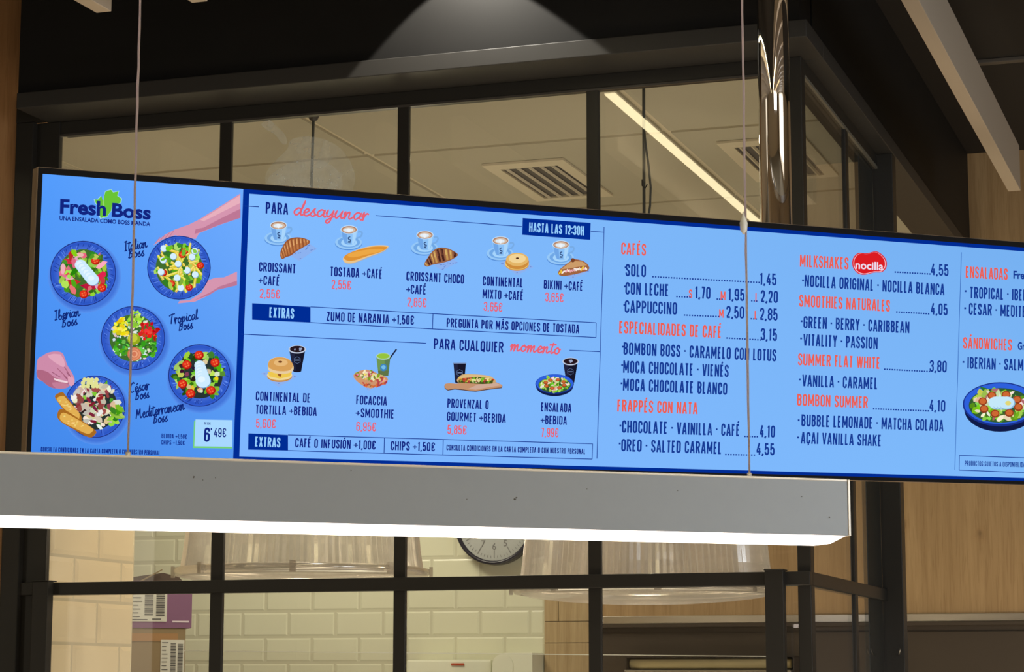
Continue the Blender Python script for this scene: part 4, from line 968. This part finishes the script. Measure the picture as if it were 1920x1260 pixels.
T.ell(c4((1318, 486)), 4, 4, (122, 66, 40), 12)
picture('sandwich_picture', T, menu, 'picture of a toasted ham and cheese sandwich')
def cola(f, tl, tr, bl, br_, lid, label):
    T = Art(.0010); T.px([f(tl), f(tr), f(br_), f(bl)], (22, 22, 40)); T.px([f(tl), f(((tl[0]*2+tr[0])/3, tl[1])), f(((bl[0]*2+br_[0])/3, bl[1])), f(bl)], (34, 36, 62))
    cx = (bl[0]+br_[0])/2; T.ell(f((cx, (bl[1]+br_[1])/2)), (br_[0]-bl[0])/2/4.7, 1.8, (22, 22, 40), 16)
    c = ((tl[0]+tr[0])/2, tl[1]+4); r = (tr[0]-tl[0])/2/4.7
    if lid:
        T.ell(f(c), r*1.06, r*.50, (196, 206, 226)); T.ell(f((c[0], c[1]-3)), r*.92, r*.40, (40, 24, 30))
        for k in range(5): piece(T, f((c[0]+rnd.uniform(-.6, .6)*r*4, c[1]-3+rnd.uniform(-.22, .22)*r*4)), 2, (160, 170, 200), 5)
    else: T.px([f((tl[0]-4, tl[1]-4)), f((tr[0]+3, tr[1]-4)), f((tr[0]+3, tr[1]+3)), f((tl[0]-4, tl[1]+3))], (120, 140, 180))
    m_ = ((tl[0]+tr[0]+bl[0]+br_[0])/4, (tl[1]+bl[1])/2); T.stroke([suv(*f((m_[0]+30*math.cos(a), m_[1]+30*math.sin(a)))) for a in [i*math.pi/3+.5 for i in range(6)]], PX*.7, (90, 110, 150), True)
    T.px([f((m_[0]-20, m_[1]-4)), f((m_[0]+20, m_[1]-4)), f((m_[0]+20, m_[1]+5)), f((m_[0]-20, m_[1]+5))], (110, 130, 170))
    picture('drink_picture', T, menu, label)
cola(c5, (474, 160), (617, 160), (510, 356), (580, 356), True, 'picture of a black paper cup with iced drink')
T = Art(.0013); napkin(T, [c5(p) for p in ((225, 372), (400, 320), (548, 402), (380, 492))]); picture('napkin_picture', T, menu, 'picture of a printed paper napkin')
T = Art(.0017); T.ell(c5((390, 400)), 23.5, 10.5, (196, 140, 74)); T.ell(c5((390, 390)), 23.5, 9.5, (240, 216, 150)); T.px([c5(p) for p in ((285, 360), (500, 360), (480, 400), (390, 420), (300, 400))], (238, 200, 80)); T.px([c5(p) for p in ((370, 375), (410, 372), (400, 405), (380, 398))], (150, 86, 40))
T.px([c5(p) for p in ((286, 310), (300, 262), (345, 236), (410, 232), (470, 250), (508, 300), (506, 350), (450, 376), (370, 376), (300, 352))], (232, 204, 160), 3); T.px([c5(p) for p in ((288, 308), (302, 264), (345, 238), (410, 234), (470, 252), (506, 300), (480, 345), (400, 355), (320, 338))], (216, 160, 88), 3); T.ell(c5((400, 280)), 13, 6.5, (232, 186, 122)); T.ell(c5((395, 273)), 4, 2, (120, 70, 36), 12)
picture('bagel_picture', T, menu, 'picture of a filled bagel sandwich')
T = Art(.0010)
T.stroke([suv(*c5((1350, 250))), suv(*c5((1414, 162)))], PX*2.6, (28, 36, 70))
T.px([c5(p) for p in ((1236, 218), (1360, 218), (1342, 396), (1256, 392))], (112, 150, 84)); T.px([c5(p) for p in ((1310, 260), (1358, 250), (1342, 396), (1312, 398))], (92, 126, 84)); T.px([c5(p) for p in ((1252, 350), (1348, 350), (1342, 396), (1256, 392))], (96, 116, 70))
T.ell(c5((1298, 224)), 13.3, 6.6, (176, 210, 190)); T.ell(c5((1298, 222)), 11.6, 5, (150, 196, 60)); T.ell(c5((1300, 322)), 6.5, 7, (60, 130, 190), 16); T.ell(c5((1300, 320)), 4, 4, (120, 190, 230), 12)
picture('drink_picture', T, menu, 'picture of a green smoothie with a straw')
T = Art(.0016)
napkin(T, [c5(p) for p in ((1030, 408), (1110, 370), (1220, 490), (1170, 530))])
T.px([c5(p) for p in ((1040, 412), (1052, 368), (1150, 340), (1250, 376), (1330, 410), (1322, 452), (1190, 506), (1100, 470))], (206, 150, 110), 2)
for k in range(110):
    u_, v_ = rnd.random(), rnd.random(); x = 1052+u_*130+v_*140; y = 372-u_*26+v_*34+u_*v_*30+rnd.uniform(0, 60)*(.35+.5*v_)
    piece(T, c5((x, y)), rnd.uniform(1.6, 3.4), jit(rnd.choice([(222, 206, 130), (236, 228, 190), (190, 70, 70), (120, 150, 50), (226, 150, 150), (240, 214, 90)]), 16), 6, 1.3)
for k in range(16): piece(T, c5((1120+k*13, 480-(k-7)**2*.3+rnd.uniform(-8, 8))), rnd.uniform(2, 3.4), jit(rnd.choice([(178, 60, 56), (206, 110, 60), (150, 90, 60)]), 16), 6, 1.4)
picture('focaccia_picture', T, menu, 'picture of a topped focaccia piece')
cola(c6, (338, 248), (451, 248), (352, 420), (436, 420), False, 'picture of a black paper cup behind a baguette')
T = Art(.0013)
bd = [(254, 448), (265, 434), (300, 428), (360, 434), (420, 420), (720, 418), (782, 446), (776, 466), (660, 480), (540, 498), (480, 494), (430, 486), (350, 478), (285, 488), (258, 470)]
T.px([c6((p[0], p[1]+8)) for p in bd], (92, 66, 60)); T.px([c6(p) for p in bd], (196, 146, 110)); T.px([c6(p) for p in ((560, 440), (720, 424), (776, 448), (640, 468), (540, 488), (470, 480))], (206, 170, 150))
picture('board_picture', T, menu, 'picture of a wooden serving board')
T = Art(.0017)
T.px([c6(p) for p in ((368, 396), (400, 360), (440, 346), (560, 350), (660, 362), (705, 388), (722, 412), (690, 432), (600, 437), (470, 430), (385, 424))], (206, 168, 112), 3)
T.px([c6(p) for p in ((380, 405), (440, 372), (600, 374), (700, 400), (690, 432), (600, 437), (470, 430), (385, 424))], (70, 84, 30))
for k in range(60): piece(T, c6((395+rnd.random()*300, 382+rnd.random()*38)), rnd.uniform(1.6, 3), jit(rnd.choice([(130, 180, 50), (90, 140, 40), (196, 70, 50), (236, 210, 150), (160, 60, 50), (230, 190, 90)]), 16), 6, 1.6)
T.px([c6(p) for p in ((400, 384), (430, 352), (560, 352), (660, 366), (690, 386), (560, 372))], (220, 186, 130), 2)
picture('baguette_picture', T, menu, 'picture of a filled baguette')
cola(c6, (1334, 228), (1469, 228), (1362, 420), (1436, 420), True, 'picture of a black paper cup behind a salad')
def side_salad(c, rx, ry, label, egg):
    T = Art(.0016); T.ell((c[0], c[1]+ry*.22), rx*.96, ry*.95, (16, 26, 70)); T.ell(c, rx, ry*.94, (26, 50, 140)); T.ell((c[0], c[1]-1), rx*.965, ry*.87, (46, 96, 220)); T.ell((c[0], c[1]+2), rx*.84, ry*.74, (50, 90, 50))
    greens(T, (c[0], c[1]+1), rx*.76, ry*.66, 60, r=(rx*.06, rx*.13))
    for k in range(34): piece(T, inside((c[0], c[1]), rx*.74, ry*.62), rx*rnd.uniform(.05, .1), jit(rnd.choice([(228, 214, 186), (240, 232, 214), (206, 222, 160), (220, 190, 150), (170, 110, 100)]), 12), 6, 1.4)
    for k in range(8):
        a = k*.785+.3; p = (c[0]+rx*.5*math.cos(a), c[1]+ry*.42*math.sin(a)); T.ell(p, rx*.12, ry*.17, (150, 60, 30), 14); T.ell((p[0], p[1]-.5), rx*.09, ry*.12, (204, 104, 50), 12)
    if egg:
        for k in range(4): T.ell((c[0]+k*rx*.09-rx*.1, c[1]-ry*.05), rx*.22, ry*.28, (130, 180, 214), 20); T.ell((c[0]+k*rx*.09-rx*.12, c[1]-ry*.07), rx*.21, ry*.26, (196, 232, 250), 20)
        T.ell((c[0]+rx*.2, c[1]-ry*.05), rx*.08, ry*.1, (226, 216, 120), 12)
    picture('salad_picture', T, menu, label)
side_salad(c6((1255, 436)), 36.2, 19.5, 'picture of a blue bowl of salad seen from the side', False)
side_salad((1874, 758), 70, 44, 'picture of a large blue bowl of salad with egg', True)

EX = Vector((math.cos(PENDANT_YAW), math.sin(PENDANT_YAW), 0)); N0 = Vector((math.sin(PENDANT_YAW), -math.cos(PENDANT_YAW), 0))
# ------------------------------------------------------------------ hanging linear lamp in front
PP = CAM+ray(800, 1000)*(2.16/ray(800, 1000).dot(FW))
def pend(x, y): return hit(x, y, PP, N0)
MP = Matrix((EX, -N0, AZ)).transposed().to_4x4(); MP.translation = Vector((PP.x, PP.y, 0))
ZP0, ZP1 = 1.7472, 1.8055
ua, ub = -.62, .4535
DP = .040
lamp = thing('pendant_lamp', 'long grey linear lamp hanging on two thin cables below the menu screen', 'pendant lamp', MP @ Vector((-.08, .02, ZP1)))
t = MB(); t.cbox((ua, 0, ZP0), (ub, DP, ZP1-.0012), .0007, 0, MP)
t.cbox((ua, -.0004, ZP1-.0026), (ub, DP+.0004, ZP1), .0009, 1, MP)  # pale top lip: the light it catches is put into its colour
part('housing', t, [M_alu, M_alulip], lamp)
t = MB(); t.cbox((ub+.0005, -.0004, ZP0-.0002), (ub+.0032, DP, ZP1-.0004), .0006, 0, MP); part('end_cap', t, M_alulip, lamp)
zd = ZP0-.0085
prof = [(ua, ZP0-.0002), (ub-.0025, ZP0-.0002), (ub-.020, zd), (ua, zd)]
t = MB(); t.prism([MP @ Vector((a, .0010, b)) for a, b in prof], MP.to_3x3() @ Vector((0, DP-.002, 0)))
part('diffuser', t, M_led, lamp, 'glowing white diffuser')
CABX = []
for x, y in ((247, 846), (1421, 893)):
    q = MP.inverted() @ pend(x, y); b = MP @ Vector((q.x, DP/2, ZP1-.001)); n = 60
    pts = [b+Vector((rnd.uniform(-.0003, .0003), rnd.uniform(-.0003, .0003), (ZC-ZP1)*k/n)) for k in range(n+1)]
    pts[0] = b; pts[-1] = Vector((b.x, b.y, ZC)); CABX.append(b)
    cb = part('suspension_cable', MB().tube(pts, [.0010+rnd.uniform(0, .0003) for _ in pts], 10), M_cable, lamp, 'thin cream cable')
    part('cable_socket', MB().tube([b+Vector((0, 0, -.001)), b+Vector((0, 0, .006))], .0024, 12), M_alulip, cb)
q = CABX[1]; zz = onY(1416, 415, q.y).z
t = MB(); t.tube([q+Vector((-.002, 0, zz-ZP1+d)) for d in (-.012, -.008, 0, .006, .012)], [.0008, .0036, .0042, .0022, .0008], 12)
part('cable_gripper', t, M_clear, lamp, 'small clear plastic gripper')
t = MB()
for x, y, r in ((363, 895, 1.6), (404, 896, .9), (380, 900, .8), (965, 936, 1.8), (875, 936, 1.0), (968, 933, 1.4), (658, 882, 1), (1503, 931, 1.1), (1555, 970, 1.2), (1270, 920, 1), (1100, 917, .8)):
    q = MP.inverted() @ pend(x, y); r *= .0006
    t = MB(); t.add([MP @ Vector((q.x+r*math.cos(a)*random.uniform(.6, 1.4), -.0006, q.z+r*math.sin(a)*random.uniform(.6, 1.4))) for a in [k*math.pi/4 for k in range(8)]], [tuple(range(8))], 0)
    part('scuff_mark', t, M_mark, lamp, 'small dark scuff')

# ------------------------------------------------------------------ inside the kitchen
def dome(cpx, cpy, D, rd, cabpx, label):
    P = atD(cpx, cpy, D/ray(cpx, cpy).dot(FW)); R = .278*D/rd; z = P.z
    t = thing('dome_lamp', label, 'dome lamp', (P.x, P.y, z), 'clear ribbed dome lamps in the kitchen')
    pr = [(R*a, R*b) for a, b in ((1.0, .02), (.985, .043), (.962, .198), (.945, .36), (.915, .575), (.84, .773), (.70, .942), (.50, 1.05), (.30, 1.097))]
    part('shade', MB().lathe(pr, P, 220, 0, -.016, 1, False), M_prism, t)
    ring = [(R*1.0, .013), (R*1.035, .011), (R*1.04, .004), (R*1.02, -.004), (R*.97, -.006), (R*.965, .004), (R*.99, .010)]
    part('rim', MB().lathe(ring+[ring[0]], P, 96), M_prism, t, 'glossy clear rim')
    lens = [(R*.975, -.004), (R*.90, -.010), (R*.70, -.016), (R*.40, -.021), (.002, -.023)]
    part('lens', MB().lathe(lens, P, 96), M_prism, t)
    part('cap', MB().lathe([(R*.31, R*1.086), (R*.32, R*1.115), (R*.2, R*1.2), (R*.1, R*1.24), (.02, R*1.32), (.002, R*1.325)], P, 32), M_steel, t)
    e = onY(cabpx[0], cabpx[1], P.y); e.z = ZK-.001
    pts = [Vector((P.x, P.y, z+R*1.3)).lerp(Vector((e.x, P.y, e.z)), k/12) for k in range(13)]
    part('cable', MB().tube(pts, .0030, 10), mat('grey_cable', (.085, .09, .08), .7), t, 'grey hanging cable')
    part('ceiling_cup', MB().lathe([(.002, -.018), (.008, -.015), (.013, -.004), (.014, 0)], e, 20), mat('dark_cup', (.05, .045, .04), .5), t)
    for k in range(8):
        a = k*math.pi/4+.35; c = P+Vector((R*1.045*math.cos(a), R*1.045*math.sin(a), .004))
        part('clip', MB().box((-.006, -.003, -.010), (.006, .004, .012), 0, Matrix.Translation(c) @ Matrix.Rotation(a-math.pi/2, 4, 'Z')), M_prism, t)
    return t, P, e
d1, P1, e1 = dome(566.5, 1078, 4.46, 5.07, (588, 215), 'clear ribbed plastic dome lamp between the purple box and the wall clock')
d2, P2, e2 = dome(1211, 1110, 4.19, 4.84, (1207, 160), 'clear ribbed plastic dome lamp hanging in front of the oak wall, right of the clock')
point('dome_bulb', (P1.x, P1.y, P1.z+.13), 1.5, (1, .86, .64), .03)
point('dome_bulb', (P2.x, P2.y, P2.z+.13), 1.5, (1, .86, .64), .03)
# slack wire beside the cable of the second lamp
t = MB(); Y2 = P2.y-.01
t.tube([onY(1208, 245, Y2), onY(1211, 275, Y2), onY(1216, 310, Y2), onY(1220, 350, Y2), onY(1219, 385, Y2), onY(1214, 420, Y2), onY(1212, 450, Y2)], .0022, 8)
o = part('slack_wire', t, mat('dark_wire', (.07, .075, .065), .5), d2, 'loose thin wire')
t = MB(); h0 = onY(1204, 348, Y2); t.tube([h0+Vector((0, 0, .012)), h0, h0+Vector((.006, 0, -.006)), h0+Vector((.010, 0, .002))], .0012, 8)
part('hook', t, M_black, d2)

# ceiling vents
def vent(tlx, tly, label, w_=.192, d_=.40):
    p = onZ(tlx, tly, ZK-.004); x0, y0 = p.x, p.y
    t = thing('air_vent', label, 'air vent', (x0, y0, ZK), 'square vents in the kitchen ceiling')
    f = .028; m_ = MB()
    for a in ((0, 0, w_, f+.02), (0, d_-f, w_, d_), (0, f+.02, f, d_-f), (w_-f, f+.02, w_, d_-f)): m_.box((x0+a[0], y0+a[1], ZK-.006), (x0+a[2], y0+a[3], ZK-.0008))
    part('frame', m_, M_kbar, t)
    part('duct', MB().box((x0+f, y0+f, ZK-.0016), (x0+w_-f, y0+d_-f, ZK-.0008)), mat('grey_vent_recess', (.11, .10, .095), .7), t)
    n = 5; s_ = (w_-2*f)/n
    for k in range(n):
        c = x0+f+s_*(k+.5)
        part('louvre', MB().box((-.0035, y0+f+.021, -.004), (.0035, y0+d_-f-.001, .0015), 0, Matrix.Translation((c, 0, ZK-.003)) @ Matrix.Rotation(.5, 4, 'Y')), M_kbar, t)
    return t
vent(903, 310, 'square ceiling vent with slats above the menu screen, wholly in view')
vent(1343, 268, 'square ceiling vent partly hidden behind the chrome pole')

# wall clock
ck = onY(933, 982, YB-.002); R = .1165
clock = thing('wall_clock', 'round white wall clock with black rim, half hidden by the grey lamp', 'clock', ck)
def ring(prof, n=64):
    t = MB(); vs = []; fs = []
    for r, y in prof:
        for k in range(n): vs.append((ck.x+r*math.cos(2*math.pi*k/n), ck.y+y, ck.z+r*math.sin(2*math.pi*k/n)))
    for i in range(len(prof)-1):
        for k in range(n): fs.append((i*n+k, i*n+(k+1) % n, (i+1)*n+(k+1) % n, (i+1)*n+k))
    return t.add(vs, fs, 0, None, True)
part('rim', ring([(R*.90, -.030), (R*.92, -.036), (R*.97, -.038), (R, -.032), (R, 0), (R*.9, 0)]), mat('black_clock_rim', (.02, .02, .035), .3), clock)
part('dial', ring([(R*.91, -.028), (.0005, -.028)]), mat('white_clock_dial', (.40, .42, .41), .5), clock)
tM = mat('clock_print', (.16, .16, .16), .6); t = MB()
for k in range(60):
    a = math.pi/2-k*math.pi/30; l, w_ = (.19, .0011) if k % 5 == 0 else (.06, .0006)
    ca, sa = math.cos(a), math.sin(a); r1, r0 = R*.84, R*(.84-l)
    q = [(r0*ca-w_*sa, r0*sa+w_*ca), (r0*ca+w_*sa, r0*sa-w_*ca), (r1*ca+w_*sa, r1*sa-w_*ca), (r1*ca-w_*sa, r1*sa+w_*ca)]
    t.add([(ck.x+x, ck.y-.0286, ck.z+z) for x, z in q], [(0, 1, 2, 3)], 0)
for h in range(1, 13):
    vs, fs = text_tris(str(h), .006); mx = (min(v.x for v in vs)+max(v.x for v in vs))/2; my = (min(v.y for v in vs)+max(v.y for v in vs))/2
    a = math.pi/2-h*math.pi/6; k = .026
    t.add([(ck.x+R*.56*math.cos(a)+(v.x-mx)*k, ck.y-.0286, ck.z+R*.56*math.sin(a)+(v.y-my)*k) for v in vs], fs, 0)
part('numerals', t, tM, clock)
for a, l, w_ in ((2.2, .5, .0035), (.7, .72, .0022)):
    ca, sa = math.cos(a), math.sin(a); t = MB()
    t.prism([(ck.x+R*(x*ca)-y*sa, ck.y-.029, ck.z+R*(x*sa)+y*ca) for x, y in ((-.12, -w_), (l, -w_*.5), (l, w_*.5), (-.12, w_))], (0, -.001, 0)); part('hand', t, M_black, clock)

# cardboard boxes on a rack
YBX = 5.3
M_lab = [mat('paper_label', S(206, 206, 196), .7), mat('label_print', (.10, .10, .10), .8)]
M_card = mat('brown_cardboard', S(138, 120, 90), .85, var=(12, .08)); M_purp = mat('purple_cardboard', S(126, 86, 120), .6, var=(8, .06))
BO = onY(300, 1177.5, YBX); TH = math.radians(36)   # the boxes stand turned towards the hall
BXV = Vector((math.cos(TH), math.sin(TH), 0)); BN = Vector((math.sin(TH), -math.cos(TH), 0))
MBX = Matrix((BXV, -BN, AZ)).transposed().to_4x4(); MBX.translation = BO; MBI = MBX.inverted()
def g(x, y, d=0):                                  # pixel to box coordinates (along, in, up) on the plane d behind the front
    return MBI @ hit(x, y, BO-BN*d, BN)
def labelart(t, x0, z0, x1, z1, y):
    t.box((x0, y-.0012, z0), (x1, y-.0003, z1), 0, MBX)
    W_, H_ = x1-x0, z1-z0
    for k in range(9):
        zz = z1-H_*(.06+.1*k); t.box((x0+W_*.05, y-.0016, zz-H_*.022), (x0+W_*random.uniform(.22, .36), y-.0012, zz), 1, MBX)
    for u in (.42, .72):
        zz = z1-H_*(.08 if u < .5 else .10)
        while zz > z0+H_*.16:
            h = H_*random.choice((.012, .02, .035)); t.box((x0+W_*u, y-.0016, zz-h), (x0+W_*(u+.22), y-.0012, zz), 1, MBX); zz -= h+H_*random.choice((.012, .018))
    t.box((x0+W_*.62, y-.0016, z0+H_*.05), (x0+W_*.85, y-.0012, z0+H_*.08), 1, MBX); t.box((x0+W_*.03, y-.0016, z0+H_*.04), (x0+W_*.5, y-.0012, z0+H_*.06), 1, MBX)
x0, x1, z1 = g(222, 1130).x, g(360, 1130).x, g(340, 1090).z
pb = thing('cardboard_box', 'purple cardboard box with torn flaps and a white barcode label, on the brown box', 'box', BO, 'boxes behind the cream tiled wall')
t = MB()
for a, b in (((x0, 0, 0), (x1, .004, z1)), ((x0, .196, 0), (x1, .20, z1)), ((x0, .004, 0), (x0+.004, .196, z1)), ((x1-.004, .004, 0), (x1, .196, z1)), ((x0+.004, .004, 0), (x1-.004, .196, .004))): t.box(a, b, 0, MBX)
part('carton', t, M_purp, pb)
def gp(x, y, d): return MBX @ g(x, y, d)
part('flap', MB().prism([gp(228, 1086, .1), gp(262, 1080, .1), gp(306, 1074, .1), gp(336, 1082, .1), gp(346, 1094, .1), gp(230, 1096, .1)], -BN*.003), mat('dark_flap', (.09, .06, .045), .85), pb, 'dark brown open flap')
part('loose_strip', MB().prism([gp(262, 1089, .09), gp(304, 1067, .09), gp(305, 1069, .09), gp(264, 1091, .09)], -BN*.002), M_card, pb)
t = MB(); q0, q1 = g(240, 1165), g(314, 1095); labelart(t, q0.x, q0.z, q1.x, q1.z, 0); part('shipping_label', t, M_lab, pb, 'torn white barcode label')
q0, q1 = g(323, 1167), g(354, 1164); t = MB(); t.box((q0.x, -.0006, q0.z), (q1.x, -.0002, q1.z), 0, MBX); part('printed_line', t, mat('white_print', (.7, .62, .68), .7), pb)
X1 = g(348, 1200).x; zb = 1.50-BO.z
bb = thing('cardboard_box', 'brown cardboard box with a white barcode label, under the purple box', 'box', BO+Vector((0, 0, zb)), 'boxes behind the cream tiled wall')
part('carton', MB().cbox((x0-.005, .001, zb), (X1, .205, -.0006), .002, 0, MBX), M_card, bb)
t = MB(); q0, q1 = g(300, 1272), g(346, 1200); labelart(t, q0.x, q0.z, q1.x, q1.z, .001); part('shipping_label', t, M_lab, bb, 'white barcode label')
t = MB(); t.box((x0, .0002, -.034), (X1-.02, .001, -.014), 0, MBX); part('packing_tape', t, mat('brown_tape', S(160, 120, 74), .4), bb)
rk = thing('storage_rack', 'metal rack under the cardboard boxes', 'rack', (BO.x, BO.y, 0))
part('shelf', MB().box((x0-.05, -.03, zb-.02), (x1+.05, .24, zb-.0006), 0, MBX), M_steel, rk)
for x in (x0-.045, x1+.03):
    for y in (-.025, .22): part('leg', MB().box((x, y, -BO.z), (x+.015, y+.015, zb-.02), 0, MBX), M_steel, rk)

# glass shelf with a bright edge in front of the back wall
YS = 5.0
q0, q1 = onY(346, 1219.5, YS), onY(1446, 1230, YS)
gs = thing('glass_screen', 'low glass guard whose bright top edge crosses in front of the tiled wall', 'glass guard', ((q0.x+q1.x)/2, YS, 0))
def quadbar(P, Q, h, d): return [(P+Vector((0, 0, 0))), Q.copy(), Q+Vector((0, 0, -h)), P+Vector((0, 0, -h))]
t = MB(); t.prism(quadbar(q0, q1, .0020, 0), (0, .005, 0)); part('polished_edge', t, M_gedge, gs)
t = MB(); t.prism([q0+Vector((0, 0, -.0021)), q1+Vector((0, 0, -.0021)), Vector((q1.x, YS, .9)), Vector((q0.x, YS, .9))], (0, .005, 0)); part('pane', t, M_glass, gs)
cn = thing('kitchen_counter', 'steel worktop below the glass guard', 'counter', ((q0.x+q1.x)/2, YS, 0))
part('worktop', MB().box((q0.x-.05, YS-.25, .85), (q1.x+.0, YS+.3, .8995)), M_steel, cn)
part('cabinet', MB().box((q0.x-.03, YS-.22, 0), (q1.x-.02, YS+.28, .85)), M_darkpanel, cn)

# paper towel dispenser, soap dispenser and paper roll on the back wall
q0, q1 = onY(923, 1224, YB-.1), onY(1040, 1330, YB-.1)
td = thing('towel_dispenser', 'white rounded paper towel dispenser on the tiled wall next to the oak tiles', 'towel dispenser', ((q0.x+q1.x)/2, YB-.05, q1.z))
M_wp = mat('white_plastic', S(226, 228, 208), .3)
def rrect(x0, z0, x1, z1, r, rr=None):
    P = []
    for cx, cz, a0, rad in ((x1-r, z1-r, 0, r), (x0+r, z1-r, 90, r), (x0+r/3, z0+r/3, 180, r/3), (x1-r/3, z0+r/3, 270, r/3)):
        P += [(cx+rad*math.cos(math.radians(a0+90*i/8)), cz+rad*math.sin(math.radians(a0+90*i/8))) for i in range(9)]
    return P
rt = onY(1019, 1240, YB-.002).x
P = [(rt-.004*(1-math.cos(a)), q0.z-.004*(1-math.sin(a))) for a in (0, .8, 1.57)]+[(q0.x+.042-.042*math.sin(a*.2), q0.z-.042+.042*math.cos(a*.2)) for a in range(8)]+[(q0.x, q1.z), (rt, q1.z)]
t = MB(); t.prism([Vector((x, YB-.10, z)) for x, z in P], (0, .105, 0)); part('cover', t, M_wp, td)
P = rrect(q0.x+.001, q1.z+.002, q0.x+.060, q0.z-.004, .028); t = MB(); t.prism([Vector((x, YB-.103, z)) for x, z in P], (0, .003, 0)); part('side_lip', t, M_wp, td)
q0, q1 = onY(762, 1237, YB-.08), onY(921, 1330, YB-.08)
sd = thing('soap_dispenser', 'pale soap dispenser with a small red strip on the tiled wall', 'soap dispenser', ((q0.x+q1.x)/2, YB-.04, q1.z))
part('body', MB().cbox((q0.x, YB-.08, q1.z), (q1.x, YB+.001, q0.z), .006), M_wp, sd)
r0, r1 = onY(846, 1248, YB-.082), onY(870, 1243.5, YB-.082)
part('red_strip', MB().cbox((r0.x, YB-.0835, r0.z), (r1.x, YB-.0801, r1.z), .001), mat('red_plastic', (.42, .06, .02), .4), sd, 'small red strip')

q0, q1 = onY(1172, 1235, YB-.12), onY(1478, 1253, YB-.12)
pr_ = thing('paper_roll_holder', 'long cream paper roll in a dark holder on the brown wall, behind the hatch post', 'paper roll holder', ((q0.x+q1.x)/2, YB-.06, q1.z-.05))
rr = (q0.z-q1.z)/2
zc = (q0.z+q1.z)/2
part('roll', MB().tube([(q0.x, YB-.07, zc), (q0.x+.004, YB-.07, zc), (q1.x-.004, YB-.07, zc), (q1.x, YB-.07, zc)], [rr*.86, rr, rr, rr*.86], 28), mat('cream_paper', S(222, 204, 150), .6), pr_, 'cream paper roll')
t = MB(); t.box((q0.x-.006, YB-.10, zc-.05), (q0.x-.002, YB-.005, zc+.018)); t.box((q1.x+.008, YB-.10, zc-.05), (q1.x+.012, YB-.005, zc+.018)); t.box((q0.x-.006, YB-.012, zc-.05), (q1.x+.012, YB-.005, zc+.018)); t.box((q0.x-.006, YB-.10, zc+.0165), (q1.x+.012, YB-.012, zc+.018))
part('holder', t, mat('dark_steel', (.06, .05, .045), .35, .6), pr_)
t = MB(); t.cbox((q0.x-.002, YB-.125, zc-.055), (q1.x+.008, YB-.012, zc-rr-.004), .003); part('tray', t, M_steel, pr_)
